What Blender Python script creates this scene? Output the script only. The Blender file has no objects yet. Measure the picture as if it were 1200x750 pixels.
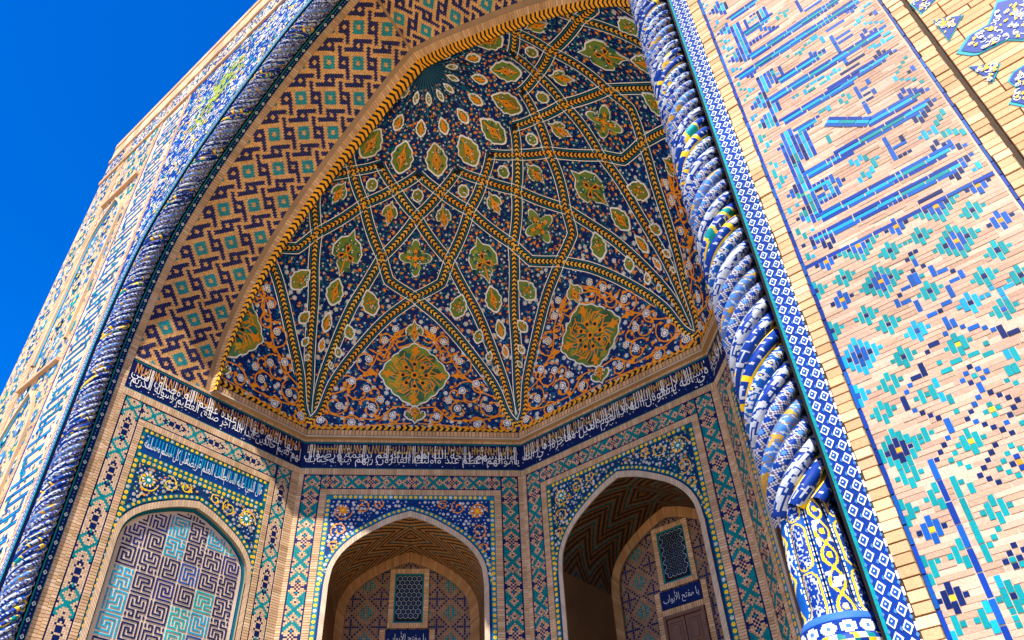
import bpy, math, random
import numpy as np
R = math.radians
C = bpy.context.scene.collection
sc = bpy.context.scene
rng = np.random.RandomState(7)

# ------------------------------------------------------------------ camera, sky, sun, exposure
RIGHT = (0.76475709, 0.64320384, -0.03788680)
DOWN = (-0.44425257, 0.48379209, -0.75404567)
FWD = (-0.46667574, 0.59349308, 0.65572839)
cam = bpy.data.cameras.new('camera'); cam.lens = 929.98 / 1200 * 36; cam.sensor_width = 36
cam.clip_start = 0.1; cam.clip_end = 3000
camo = bpy.data.objects.new('camera', cam); C.objects.link(camo)
from mathutils import Matrix
camo.matrix_world = Matrix(((RIGHT[0], -DOWN[0], -FWD[0], 0), (RIGHT[1], -DOWN[1], -FWD[1], 0),
                            (RIGHT[2], -DOWN[2], -FWD[2], 1.6), (0, 0, 0, 1)))
sc.camera = camo
SUN_AZ, SUN_EL = 26.0, 52.0          # azimuth from the front normal towards +x, elevation
sv = (math.sin(R(SUN_AZ)) * math.cos(R(SUN_EL)), -math.cos(R(SUN_AZ)) * math.cos(R(SUN_EL)), math.sin(R(SUN_EL)))
world = bpy.data.worlds.new('World'); sc.world = world; world.use_nodes = True
wn = world.node_tree; bg = wn.nodes['Background']
sky = wn.nodes.new('ShaderNodeTexSky'); sky.sky_type = 'NISHITA'; sky.sun_disc = False
sky.sun_elevation = R(SUN_EL); sky.sun_rotation = R(180 - SUN_AZ)
sky.altitude = 700; sky.air_density = 1.0; sky.dust_density = 0.0; sky.ozone_density = 3.0
hs = wn.nodes.new('ShaderNodeHueSaturation'); hs.inputs['Saturation'].default_value = 1.45; hs.inputs['Hue'].default_value = 0.5175
wn.links.new(sky.outputs[0], hs.inputs['Color']); wn.links.new(hs.outputs[0], bg.inputs[0]); bg.inputs[1].default_value = 0.12
sun = bpy.data.lights.new('sun', 'SUN'); sun.energy = 4.5; sun.angle = R(0.53); sun.color = (1.0, 0.93, 0.82)
suno = bpy.data.objects.new('sun', sun); C.objects.link(suno)
from mathutils import Vector
suno.rotation_euler = Vector(sv).to_track_quat('Z', 'Y').to_euler()
suno.location = (20, -30, 40)
sc.view_settings.view_transform = 'Standard'; sc.view_settings.look = 'None'
sc.view_settings.exposure = 1.34; sc.view_settings.gamma = 1.0

# ------------------------------------------------------------------ colours (linear base colours, alpha = glaze)
def col(r, g, b, a=0.0): return np.array((r, g, b, a))
BUFF = [col(.50, .34, .20), col(.46, .30, .17), col(.54, .38, .245), col(.51, .32, .195), col(.43, .28, .155)]
BUFP = [col(.43, .29, .205), col(.40, .26, .18), col(.45, .31, .225), col(.42, .255, .185), col(.38, .25, .17)]
MORTAR = col(.40, .31, .22); PANM = col(.44, .34, .25)
DARKGAP = col(.06, .04, .025)
COB = col(.003, .030, .22, 1); COB2 = col(.004, .068, .30, 1); NAVY = col(.003, .008, .045, 1); NAVY2 = col(.003, .012, .082, 1)
TURQ = col(.002, .215, .235, 1); CYAN = col(.004, .26, .50, 1); TEAL = col(.01, .16, .20, 1)
YEL = col(.78, .50, .02, 1); ORA = col(.74, .25, .012, 1); WHI = col(.74, .74, .71, 1); GRN = col(.13, .20, .035, 1)
GRN2 = col(.05, .13, .06, 1); OCH = col(.42, .25, .04, 1); BLK = col(.010, .009, .010, 1); PUR = col(.10, .06, .12, 1)
CREAM = col(.55, .48, .27, .6); LBLUE = col(.06, .19, .50, 1)
def buff(k=None):
    c = BUFF[rng.randint(len(BUFF))].copy(); c[:3] *= rng.uniform(.88, 1.12); return c
def vary(c, a=.12):
    c = c.copy(); c[:3] *= rng.uniform(1 - a, 1 + a); return c
def varn(c, n, a=.12):
    o = np.tile(c, (n, 1)); o[:, :3] *= rng.uniform(1 - a, 1 + a, (n, 1)); return o
def buffn(n, a=.12):
    o = np.array(BUFF)[rng.randint(len(BUFF), size=n)]; o[:, :3] *= rng.uniform(1 - a, 1 + a, (n, 1)); return o

# ------------------------------------------------------------------ materials
def mosaic_material(name, use_rand=False, bump=.25, scale=60.0):
    m = bpy.data.materials.new(name); m.use_nodes = True; nt = m.node_tree; N = nt.nodes; L = nt.links
    b = N['Principled BSDF']
    at = N.new('ShaderNodeAttribute'); at.attribute_name = 'Col'
    ge = N.new('ShaderNodeNewGeometry')
    n1 = N.new('ShaderNodeTexNoise'); n1.inputs['Scale'].default_value = 1.3; n1.inputs['Detail'].default_value = 6
    n2 = N.new('ShaderNodeTexNoise'); n2.inputs['Scale'].default_value = scale; n2.inputs['Detail'].default_value = 4
    L.new(ge.outputs['Position'], n1.inputs['Vector']); L.new(ge.outputs['Position'], n2.inputs['Vector'])
    r1 = N.new('ShaderNodeMapRange'); r1.inputs[1].default_value = .25; r1.inputs[2].default_value = .75
    r1.inputs[3].default_value = .80; r1.inputs[4].default_value = 1.16; L.new(n1.outputs[0], r1.inputs[0])
    r2 = N.new('ShaderNodeMapRange'); r2.inputs[1].default_value = .25; r2.inputs[2].default_value = .75
    r2.inputs[3].default_value = .82; r2.inputs[4].default_value = 1.14; L.new(n2.outputs[0], r2.inputs[0])
    mu = N.new('ShaderNodeMath'); mu.operation = 'MULTIPLY'; L.new(r1.outputs[0], mu.inputs[0]); L.new(r2.outputs[0], mu.inputs[1])
    last = mu
    if use_rand:
        oi = N.new('ShaderNodeObjectInfo'); r3 = N.new('ShaderNodeMapRange')
        r3.inputs[3].default_value = .84; r3.inputs[4].default_value = 1.14; L.new(oi.outputs['Random'], r3.inputs[0])
        m2 = N.new('ShaderNodeMath'); m2.operation = 'MULTIPLY'; L.new(mu.outputs[0], m2.inputs[0]); L.new(r3.outputs[0], m2.inputs[1]); last = m2
    mx = N.new('ShaderNodeVectorMath'); mx.operation = 'SCALE'
    L.new(at.outputs['Color'], mx.inputs[0]); L.new(last.outputs[0], mx.inputs['Scale'])
    L.new(mx.outputs[0], b.inputs['Base Color'])
    ro = N.new('ShaderNodeMapRange'); ro.inputs[3].default_value = .92; ro.inputs[4].default_value = .50
    L.new(at.outputs['Alpha'], ro.inputs[0]); L.new(ro.outputs[0], b.inputs['Roughness'])
    sp = N.new('ShaderNodeMapRange'); sp.inputs[3].default_value = .15; sp.inputs[4].default_value = .09
    L.new(at.outputs['Alpha'], sp.inputs[0]); L.new(sp.outputs[0], b.inputs['Specular IOR Level'])
    bp = N.new('ShaderNodeBump'); bp.inputs['Strength'].default_value = bump; bp.inputs['Distance'].default_value = .01
    iv = N.new('ShaderNodeMapRange'); iv.inputs[3].default_value = bump; iv.inputs[4].default_value = bump * .12; L.new(at.outputs['Alpha'], iv.inputs[0]); L.new(iv.outputs[0], bp.inputs['Strength'])
    L.new(n2.outputs[0], bp.inputs['Height']); L.new(bp.outputs[0], b.inputs['Normal'])
    return m
MOS = mosaic_material('glazed_mosaic_and_brick')
MOSR = mosaic_material('single_brick_and_tile', True, .35, 90.0)

def brick_material():
    m = bpy.data.materials.new('plain_brickwork'); m.use_nodes = True; nt = m.node_tree; N = nt.nodes; L = nt.links
    b = N['Principled BSDF']; b.inputs['Roughness'].default_value = .92
    tc = N.new('ShaderNodeUVMap')
    br = N.new('ShaderNodeTexBrick'); br.inputs['Color1'].default_value = (.47, .31, .19, 1); br.inputs['Color2'].default_value = (.40, .26, .155, 1)
    br.inputs['Mortar'].default_value = (.30, .23, .16, 1); br.inputs['Scale'].default_value = 1.0
    br.inputs['Brick Width'].default_value = .26; br.inputs['Row Height'].default_value = .072; br.inputs['Mortar Size'].default_value = .008
    L.new(tc.outputs[0], br.inputs['Vector'])
    ns = N.new('ShaderNodeTexNoise'); ns.inputs['Scale'].default_value = 2.0; ns.inputs['Detail'].default_value = 8
    ge = N.new('ShaderNodeNewGeometry'); L.new(ge.outputs['Position'], ns.inputs['Vector'])
    mr = N.new('ShaderNodeMapRange'); mr.inputs[3].default_value = .75; mr.inputs[4].default_value = 1.2; L.new(ns.outputs[0], mr.inputs[0])
    sc_ = N.new('ShaderNodeVectorMath'); sc_.operation = 'SCALE'; L.new(br.outputs[0], sc_.inputs[0]); L.new(mr.outputs[0], sc_.inputs['Scale'])
    L.new(sc_.outputs[0], b.inputs['Base Color'])
    bp = N.new('ShaderNodeBump'); bp.inputs['Strength'].default_value = .6; bp.inputs['Distance'].default_value = .01; bp.invert = True
    L.new(br.outputs['Fac'], bp.inputs['Height']); L.new(bp.outputs[0], b.inputs['Normal'])
    return m
BRICK = brick_material()

def paving_material():
    m = bpy.data.materials.new('courtyard_paving'); m.use_nodes = True; nt = m.node_tree; N = nt.nodes; L = nt.links
    b = N['Principled BSDF']; b.inputs['Roughness'].default_value = .85
    ge = N.new('ShaderNodeNewGeometry')
    br = N.new('ShaderNodeTexBrick'); br.inputs['Color1'].default_value = (.50, .37, .22, 1); br.inputs['Color2'].default_value = (.44, .32, .19, 1)
    br.inputs['Mortar'].default_value = (.22, .18, .13, 1); br.inputs['Scale'].default_value = 1.0
    br.inputs['Brick Width'].default_value = .5; br.inputs['Row Height'].default_value = .25; br.inputs['Mortar Size'].default_value = .01
    L.new(ge.outputs['Position'], br.inputs['Vector']); L.new(br.outputs[0], b.inputs['Base Color'])
    return m
PAVE = paving_material()

def wood_material():
    m = bpy.data.materials.new('dark_carved_wood'); m.use_nodes = True; nt = m.node_tree; N = nt.nodes; L = nt.links
    b = N['Principled BSDF']; b.inputs['Roughness'].default_value = .6
    ge = N.new('ShaderNodeNewGeometry'); mp = N.new('ShaderNodeMapping'); mp.inputs['Scale'].default_value = (14, 14, 1.2)
    ns = N.new('ShaderNodeTexNoise'); ns.inputs['Scale'].default_value = 3; ns.inputs['Detail'].default_value = 7
    cr = N.new('ShaderNodeValToRGB'); cr.color_ramp.elements[0].color = (.06, .022, .009, 1); cr.color_ramp.elements[1].color = (.19, .08, .032, 1)
    L.new(ge.outputs['Position'], mp.inputs[0]); L.new(mp.outputs[0], ns.inputs['Vector']); L.new(ns.outputs[0], cr.inputs[0]); L.new(cr.outputs[0], b.inputs['Base Color'])
    return m
WOOD = wood_material()

# ------------------------------------------------------------------ mesh builder: flat pieces in (u, v, h) mapped onto a surface
class MB:
    def __init__(s, fn=None): s.V = []; s.Fc = []; s.n = 0; s.K = []; s.fn = fn
    def polys(s, P, c):
        """P (n,k,3) in (u,v,h) or xyz; c (4,) or (n,4)"""
        P = np.asarray(P, float)
        if P.size == 0: return
        n, k, _ = P.shape
        s.V.append(P.reshape(-1, 3)); s.Fc.append((np.arange(n * k).reshape(n, k) + s.n)); s.n += n * k
        c = np.asarray(c, float); s.K.append(np.tile(c, (n, 1)) if c.ndim == 1 else c)
    def poly(s, pts, h, c):
        pts = np.asarray(pts, float); s.polys(np.concatenate([pts, np.full((len(pts), 1), h)], 1)[None], c)
    def rects(s, u0, u1, v0, v1, h, c):
        u0, u1, v0, v1 = np.broadcast_arrays(*[np.asarray(a, float) for a in (u0, u1, v0, v1)]); u0, u1, v0, v1 = [np.atleast_1d(a) for a in (u0, u1, v0, v1)]
        hh = np.broadcast_to(h, u0.shape)
        P = np.stack([np.stack([u0, v0, hh], -1), np.stack([u1, v0, hh], -1), np.stack([u1, v1, hh], -1), np.stack([u0, v1, hh], -1)], 1)
        s.polys(P, c)
    def boxes(s, u0, u1, v0, v1, h0, h1, c, bev=0.0):
        u0, u1, v0, v1, h0, h1 = [np.atleast_1d(a).astype(float) for a in np.broadcast_arrays(u0, u1, v0, v1, h0, h1)]
        c = np.asarray(c, float)
        if c.ndim == 1: c = np.tile(c, (len(u0), 1))
        b = bev
        def q(*pts): return np.stack([np.stack(p, -1) for p in pts], 1)
        a0, a1, b0, b1 = u0 + b, u1 - b, v0 + b, v1 - b
        s.polys(q((a0, b0, h1), (a1, b0, h1), (a1, b1, h1), (a0, b1, h1)), c)
        s.polys(q((u0, v0, h0), (u1, v0, h0), (a1, b0, h1), (a0, b0, h1)), c)
        s.polys(q((u1, v0, h0), (u1, v1, h0), (a1, b1, h1), (a1, b0, h1)), c)
        s.polys(q((u1, v1, h0), (u0, v1, h0), (a0, b1, h1), (a1, b1, h1)), c)
        s.polys(q((u0, v1, h0), (u0, v0, h0), (a0, b0, h1), (a0, b1, h1)), c)
    def ribbon(s, path, w, h, c, closed=False):
        p = np.asarray(path, float)
        if closed: p = np.vstack([p, p[:1]])
        if len(p) < 2: return
        t = np.gradient(p, axis=0)
        if closed: t[0] = t[-1] = p[1] - p[-2]
        t /= np.maximum(np.linalg.norm(t, axis=1, keepdims=True), 1e-9)
        nn = np.stack([-t[:, 1], t[:, 0]], 1); w = np.broadcast_to(w, (len(p),))[:, None]
        a = p + nn * w / 2; b = p - nn * w / 2
        a = np.c_[a, np.full(len(a), h)]; b = np.c_[b, np.full(len(b), h)]
        s.polys(np.stack([a[:-1], b[:-1], b[1:], a[1:]], 1), c)
    def band(s, A, B, c):
        """strip of quads between two 3-column polylines"""
        A = np.asarray(A, float); B = np.asarray(B, float)
        s.polys(np.stack([A[:-1], B[:-1], B[1:], A[1:]], 1), c)
    def build(s, name, parent=None, mat=None, smooth=False, uv=None, keep=None):
        if s.n == 0: return None
        V = np.concatenate(s.V)
        if s.fn is not None: V = s.fn(V[:, 0], V[:, 1], V[:, 2])
        tot = np.concatenate([np.full(len(f), f.shape[1]) for f in s.Fc]); K = np.concatenate(s.K)
        loops = np.concatenate([f.ravel() for f in s.Fc])
        st = np.r_[0, np.cumsum(tot)[:-1]]
        if keep is not None:            # keep only faces whose every vertex passes the test
            ok = keep(V); fo = np.logical_and.reduceat(ok[loops], st)
            lk = np.repeat(fo, tot); loops = loops[lk]; tot = tot[fo]; K = K[fo]
            if len(tot) == 0: return None
            used = np.unique(loops); rm = np.full(len(V), -1); rm[used] = np.arange(len(used)); V = V[used]; loops = rm[loops]
            st = np.r_[0, np.cumsum(tot)[:-1]]
        me = bpy.data.meshes.new(name)
        me.vertices.add(len(V)); me.vertices.foreach_set('co', V.astype(np.float32).ravel())
        me.loops.add(len(loops)); me.loops.foreach_set('vertex_index', loops.astype(np.int32))
        me.polygons.add(len(tot)); me.polygons.foreach_set('loop_start', st.astype(np.int32))
        me.polygons.foreach_set('loop_total', tot.astype(np.int32))
        me.update(calc_edges=True); me.validate()
        a = me.attributes.new('Col', 'FLOAT_COLOR', 'FACE'); a.data.foreach_set('color', K.astype(np.float32).ravel())
        if uv is not None:
            ul = me.uv_layers.new(name='UVMap'); ul.data.foreach_set('uv', uv(V)[loops].astype(np.float32).ravel())
        if smooth: me.polygons.foreach_set('use_smooth', np.ones(len(tot), bool))
        me.materials.append(mat or MOS)
        return link(name, me, parent)
def link(name, me, parent=None):
    o = bpy.data.objects.new(name, me); C.objects.link(o)
    if parent is not None: o.parent = parent; o.matrix_parent_inverse = Matrix.Identity(4)
    return o
def thing(name, label, cat, group=None):
    o = bpy.data.objects.new(name, None); C.objects.link(o); o['label'] = label; o['category'] = cat; o['kind'] = 'thing'
    if group: o['group'] = group
    return o

# ------------------------------------------------------------------ 2D shapes
def circ(x, y, r, n=8, ph=0.0, ry=None):
    t = np.arange(n) * 2 * np.pi / n + ph; return np.stack([x + r * np.cos(t), y + (ry or r) * np.sin(t)], 1)
def xf(p, x=0, y=0, s=1.0, rot=0.0, sy=None):
    c, q = math.cos(rot), math.sin(rot); p = np.asarray(p) * np.array((s, sy or s)); return np.stack([x + p[:, 0] * c - p[:, 1] * q, y + p[:, 0] * q + p[:, 1] * c], 1)
def lobed(n, depth=.16, point=0.0, m=64):
    t = np.linspace(0, 2 * np.pi, m, endpoint=False) + np.pi / 2
    r = 1 - depth * (1 - np.abs(np.cos(n * (t - np.pi / 2) / 2)) ** .8)
    p = np.stack([r * np.cos(t), r * np.sin(t)], 1)
    if point: p[:, 1] *= 1 + point * np.exp(-(np.abs(np.cos(t)) / .22) ** 2)
    return p
def leafshape(m=26, lob=.05, n=4):
    t = np.linspace(0, 1, m); w = np.sin(np.pi * t ** .85) ** .8 * (1 + lob * np.cos(2 * np.pi * n * t)) * .5
    up = np.stack([w, t - .5], 1); return np.vstack([up, up[::-1][1:-1] * np.array((-1, 1))])
LEAF = leafshape(34, .07, 4)
ACAN = np.array([(0, -.5), (.16, -.2), (.42, .05), (.2, .12), (.3, .4), (.05, .3), (0, .55), (-.06, .2), (-.3, .15), (-.1, -.05)])
BUD = np.array([(0, -.5), (.2, -.1), (.3, .3), (.12, .2), (0, .5), (-.12, .2), (-.3, .3), (-.2, -.1)])
def spiral(x, y, r, a0, turns, d=1, n=26, r1=.25):
    t = np.linspace(0, 1, n); a = a0 + d * t * turns * 2 * np.pi; rr = r * (1 - (1 - r1) * t); return np.stack([x + rr * np.cos(a), y + rr * np.sin(a)], 1)
def flower(mb, x, y, r, h, petal=WHI, core=COB, n=6, ph=None):
    ph = rng.uniform(0, 6.28) if ph is None else ph
    for k in range(n):
        a = ph + k * 2 * np.pi / n; mb.poly(circ(x + .62 * r * math.cos(a), y + .62 * r * math.sin(a), .42 * r, 6, a), h, petal)
        mb.poly(circ(x + .62 * r * math.cos(a), y + .62 * r * math.sin(a), .2 * r, 5, a), h + .003, core)
    mb.poly(circ(x, y, .30 * r, 6), h + .005, YEL if rng.rand() < .5 else WHI)
def trefoil(mb, x, y, r, h):
    ph = rng.uniform(0, 6.28)
    for k in range(3):
        a = ph + k * 2.094; mb.poly(circ(x + .5 * r * math.cos(a), y + .5 * r * math.sin(a), .5 * r, 6), h, WHI)
        mb.poly(circ(x + .5 * r * math.cos(a), y + .5 * r * math.sin(a), .24 * r, 5), h + .003, COB)
def ringdot(mb, x, y, r, h):
    mb.poly(circ(x, y, r, 7), h, WHI); mb.poly(circ(x, y, r * .5, 5), h + .003, COB)
def curl(mb, x, y, r, h, c):
    a = rng.uniform(0, 6.28); d = rng.choice((-1, 1)); p = spiral(x, y, r, a, .5, d, 7, .5)
    mb.ribbon(p, np.linspace(.5, .1, 7) * r, h, c)
def fill_flora(mb, inside, box, h, sp=.17, dens=1.0, curls=TEAL, pf=.22, scale=1.0):
    x0, x1, y0, y1 = box; pts = []
    ny = int((y1 - y0) / (sp * .87)) + 1; nx = int((x1 - x0) / sp) + 1
    for j in range(ny):
        for i in range(nx):
            x = x0 + (i + .5 * (j % 2)) * sp + rng.uniform(-.25, .25) * sp; y = y0 + j * sp * .87 + rng.uniform(-.25, .25) * sp
            if not inside(x, y) or rng.rand() > dens: continue
            k = rng.rand()
            curl(mb, x + rng.uniform(-.3, .3) * sp, y + rng.uniform(-.3, .3) * sp, sp * .36 * scale, h, curls)
            curl(mb, x + rng.uniform(-.5, .5) * sp, y + rng.uniform(-.5, .5) * sp, sp * .30 * scale, h, curls)
            if k < pf: flower(mb, x, y, sp * .36 * scale, h + .008, n=rng.choice((5, 6, 8)))
            elif k < pf + .2: trefoil(mb, x, y, sp * .25 * scale, h + .008)
            elif k < pf + .5: ringdot(mb, x, y, sp * .14 * scale, h + .008)
            elif k < pf + .62: mb.poly(xf(BUD, x, y, sp * .34 * scale, rng.uniform(0, 6.28)), h + .008, WHI)
def vine(mb, p, w, h, c=ORA, leaves=True):
    mb.ribbon(p, np.full(len(p), w), h, c)
    if leaves:
        for k in range(5, len(p) - 2, 8):
            t = p[k + 1] - p[k - 1]; a = math.atan2(t[1], t[0]) - math.pi / 2
            mb.poly(xf(ACAN, p[k][0], p[k][1], w * rng.uniform(3.2, 5), a + rng.choice((-.7, .7))), h + .002, c)

# ------------------------------------------------------------------ Arabic lettering
_F = {}
def _forms():
    T = 'ا2 ب4 ة2 ت4 ث4 ج4 ح4 خ4 د2 ذ2 ر2 ز2 س4 ش4 ص4 ض4 ط4 ظ4 ع4 غ4 ف4 ق4 ك4 ل4 م4 ن4 ه4 و2 ى2 ي4'
    c = 0xfe8d
    for t in T.split(): _F[t[0]] = (c, int(t[1])); c += int(t[1])
    _F['أ'] = (0xfe83, 2); _F['آ'] = (0xfe81, 2); _F['إ'] = (0xfe87, 2); _F['ئ'] = (0xfe89, 4); _F['ؤ'] = (0xfe85, 2)
_forms()
def shape_ar(s):
    s = s.replace('لا', '\ue000').replace('لآ', '\ue001').replace('لأ', '\ue002'); out = []
    for i, ch in enumerate(s):
        if ch == ' ': out.append(' '); continue
        def joins_next(q): return q in _F and _F[q][1] == 4
        prev = i > 0 and joins_next(s[i - 1])
        if ch in '\ue000\ue001\ue002':
            out.append(chr({'\ue000': 0xfefb, '\ue001': 0xfef5, '\ue002': 0xfef7}[ch] + (1 if prev else 0))); continue
        if ch not in _F: out.append(ch); continue
        base, n = _F[ch]; nxt = i + 1 < len(s) and (s[i + 1] in _F or s[i + 1] in '\ue000\ue001\ue002')
        if n == 2: out.append(chr(base + (1 if prev else 0)))
        else: out.append(chr(base + (3 if prev and nxt else 1 if prev else 2 if nxt else 0)))
    return ''.join(reversed(out))
def text_polys(s, shaped=False):
    cu = bpy.data.curves.new('lettering', 'FONT'); cu.body = s if shaped else shape_ar(s); cu.resolution_u = 2; cu.fill_mode = 'FRONT'; cu.offset = -.010
    o = bpy.data.objects.new('lettering', cu); C.objects.link(o); bpy.context.view_layer.update()
    me = bpy.data.meshes.new_from_object(o.evaluated_get(bpy.context.evaluated_depsgraph_get()))
    V = np.empty(len(me.vertices) * 3); me.vertices.foreach_get('co', V); V = V.reshape(-1, 3)[:, :2]
    me.calc_loop_triangles(); T = np.empty(len(me.loop_triangles) * 3, int); me.loop_triangles.foreach_get('vertices', T)
    C.objects.unlink(o); bpy.data.objects.remove(o); bpy.data.curves.remove(cu); bpy.data.meshes.remove(me)
    return V, T.reshape(-1, 3)
def write(mb, s, u0, u1, v0, v1, h, c, stretch=1.9, mid=.42):
    V, T = text_polys(s)
    if len(T) == 0: return
    V = V.copy(); V[:, 1] = np.where(V[:, 1] > mid, mid + (V[:, 1] - mid) * stretch, V[:, 1])
    lo, hi = V.min(0), V.max(0); V = (V - lo) / (hi - lo)
    V = V * np.array((u1 - u0, v1 - v0)) + np.array((u0, v0))
    P = np.concatenate([V[T], np.full((len(T), 3, 1), h)], 2); mb.polys(P, c)
def pseudo_kufic(mb, u0, u1, v0, v1, h, c):
    """plaited angular upper line: close-set uprights tied by short bars"""
    u = u0; H = v1 - v0
    while u < u1 - .05:
        k = rng.rand(); w = .022
        mb.rects(u, u + w, v0, v0 + H * rng.uniform(.8, 1.0), h, c)
        if k < .4: mb.poly([(u, v1), (u + .02, v1), (u + .10, v0 + .1 * H), (u + .08, v0 + .1 * H)], h + .002, c)
        elif k < .75: mb.rects(u, u + .08, v0 + H * .05, v0 + H * .2, h + .002, c)
        else: mb.poly(circ(u + .05, v0 + .5 * H, .03, 6), h + .002, c)
        u += rng.uniform(.06, .10)

# ------------------------------------------------------------------ the main dimensions (metres)
X0, YF, YC, HW = -8.76, 4.956, 7.86, 7.17
ZS = 13.6                     # ledge under the half dome
SIDE = HW * 2 * math.tan(R(22.5))
def pchip(x, y, xi):
    x = np.asarray(x, float); y = np.asarray(y, float); h = np.diff(x); d = np.diff(y) / h; m = np.zeros(len(x))
    for i in range(1, len(x) - 1):
        if d[i - 1] * d[i] > 0:
            w1 = 2 * h[i] + h[i - 1]; w2 = h[i] + 2 * h[i - 1]; m[i] = (w1 + w2) / (w1 / d[i - 1] + w2 / d[i])
    m[0] = d[0]; m[-1] = d[-1]; xi = np.asarray(xi, float)
    i = np.clip(np.searchsorted(x, xi) - 1, 0, len(x) - 2); t = (xi - x[i]) / h[i]
    return (2 * t**3 - 3 * t**2 + 1) * y[i] + (t**3 - 2 * t**2 + t) * h[i] * m[i] + (-2 * t**3 + 3 * t**2) * y[i + 1] + (t**3 - t**2) * h[i] * m[i + 1]
def curve(P, n):
    P = np.asarray(P, float); c = np.r_[0, np.cumsum(np.hypot(*np.diff(P, axis=0).T))]; c /= c[-1]
    t = np.linspace(0, 1, n * 4); x = pchip(c, P[:, 0], t); z = pchip(c, P[:, 1], t)
    l = np.r_[0, np.cumsum(np.hypot(np.diff(x), np.diff(z)))]; ti = np.linspace(0, l[-1], n)
    return np.stack([np.interp(ti, l, x), np.interp(ti, l, z)], 1), l[-1]
FP = np.array([(.5975, 1.0), (.586, 1.12), (.557, 1.256), (.484, 1.384), (.356, 1.518), (.178, 1.643), (.042, 1.697), (0, 1.712)]) * 12 + np.array((0, 1.6))
GP = np.array([(.5975, 1.0), (.592, 1.06), (.56, 1.172), (.476, 1.303), (.365, 1.406), (.264, 1.477), (.172, 1.53), (.069, 1.588), (0, 1.618)]) * 12 + np.array((0, 1.6))
FA, FL = curve(FP, 241); GA, GL = curve(GP, 241)      # front and rear edge of the main arch, (half width, z)

# ------------------------------------------------------------------ ground
mb = MB(); mb.polys([[(-900, -900, 0), (900, -900, 0), (900, 900, 0), (-900, 900, 0)]], MORTAR)
g = mb.build('ground', mat=PAVE); g['kind'] = 'structure'

# ------------------------------------------------------------------ path of the main arch (straight jamb + pointed arch)
NS = 60
_st = np.stack([np.full(NS, HW), np.linspace(0, ZS, NS, endpoint=False)], 1)
PATH = np.vstack([_st, FA]); PS = np.r_[0, np.cumsum(np.hypot(*np.diff(PATH, axis=0).T))]
_t = np.gradient(PATH, axis=0); _t /= np.linalg.norm(_t, axis=1, keepdims=True)
PN = np.stack([_t[:, 1], -_t[:, 0]], 1); STOT = PS[-1]
def path_at(s):
    s = np.asarray(s); return np.interp(s, PS, PATH[:, 0]), np.interp(s, PS, PATH[:, 1]), np.interp(s, PS, PN[:, 0]), np.interp(s, PS, PN[:, 1])
def front_map(side):
    """u = distance outward from the arch line, v = length along it, on the portal front"""
    def f(u, v, h):
        a, z, na, nz = path_at(v); a2 = np.maximum(a + u * na, 0.0); return np.stack([X0 + side * a2, YF - h, z + u * nz], 1)
    return f
def reveal_map(side):
    """u = depth y, v = length along the arch line, on the jamb and soffit"""
    def f(u, v, h):
        a, z, na, nz = path_at(v); return np.stack([X0 + side * (a - h * na), u, z - h * nz], 1)
    return f
def face_map(u, v, h): return np.stack([u, YF - h, v], 1)
def offs(A, d):
    t = np.gradient(A, axis=0); t /= np.linalg.norm(t, axis=1, keepdims=True); n = np.stack([t[:, 1], -t[:, 0]], 1); B = A + n * d
    if d > 0: B = np.vstack([B, [0, A[-1, 1] + d / max(n[-1, 1], .2)]])
    elif d < 0:
        k = np.where(B[:, 0] <= 0)[0]
        if len(k):
            k = k[0]; p, q = B[k - 1], B[k]; f = p[0] / (p[0] - q[0]); B = np.vstack([B[:k], [0, p[1] + f * (q[1] - p[1])]])
    return B

ZT, XE = 26.2, 13.30
portal = thing('portal_facade', 'tall sunlit portal front of buff brick and blue glazed lettering around the arch', 'portal')
OB = offs(FA, .28)
for side in (-1, 1):
    mb = MB()
    yb = YF + .02
    def q(a0, a1, z0, z1, y0=yb, y1=yb): mb.polys([[(X0 + side * a0, y0, z0), (X0 + side * a1, y0, z0), (X0 + side * a1, y0, z1), (X0 + side * a0, y0, z1)]], MORTAR)
    q(HW + .28, XE, 0, ZS); q(OB[0, 0], XE, ZS, ZT)
    lo = np.c_[X0 + side * OB[:, 0], np.full(len(OB), yb), OB[:, 1]]; hi = lo.copy(); hi[:, 2] = ZT; mb.band(lo, hi, MORTAR)
    sx = X0 + side * XE          # outer flank, top
    mb.polys([[(sx, yb, 0), (sx, yb + 3, 0), (sx, yb + 3, ZT), (sx, yb, ZT)]], MORTAR)
    mb.polys([[(X0, yb, ZT), (sx, yb, ZT), (sx, yb + 3, ZT), (X0, yb + 3, ZT)]], MORTAR)
    mb.polys([[(X0, yb + 3, 21.6), (sx, yb + 3, 21.6), (sx, yb + 3, ZT), (X0, yb + 3, ZT)]], MORTAR)
    mb.build('wall_body', portal, BRICK, uv=lambda V: np.stack([V[:, 0] + V[:, 1], V[:, 2]], 1))
    # notch behind the rope column
    P2 = np.vstack([[(HW + .28, 0)], OB + np.array((0, 0))]); P0 = np.vstack([[(HW, 0)], np.vstack([FA, FA[-1:]])])
    mb = MB(); A = lambda P, y: np.c_[X0 + side * P[:, 0], np.full(len(P), y), P[:, 1]]
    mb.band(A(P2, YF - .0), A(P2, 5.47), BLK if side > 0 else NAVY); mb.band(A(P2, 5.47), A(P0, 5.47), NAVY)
    mb.build('column_recess', portal)

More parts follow.
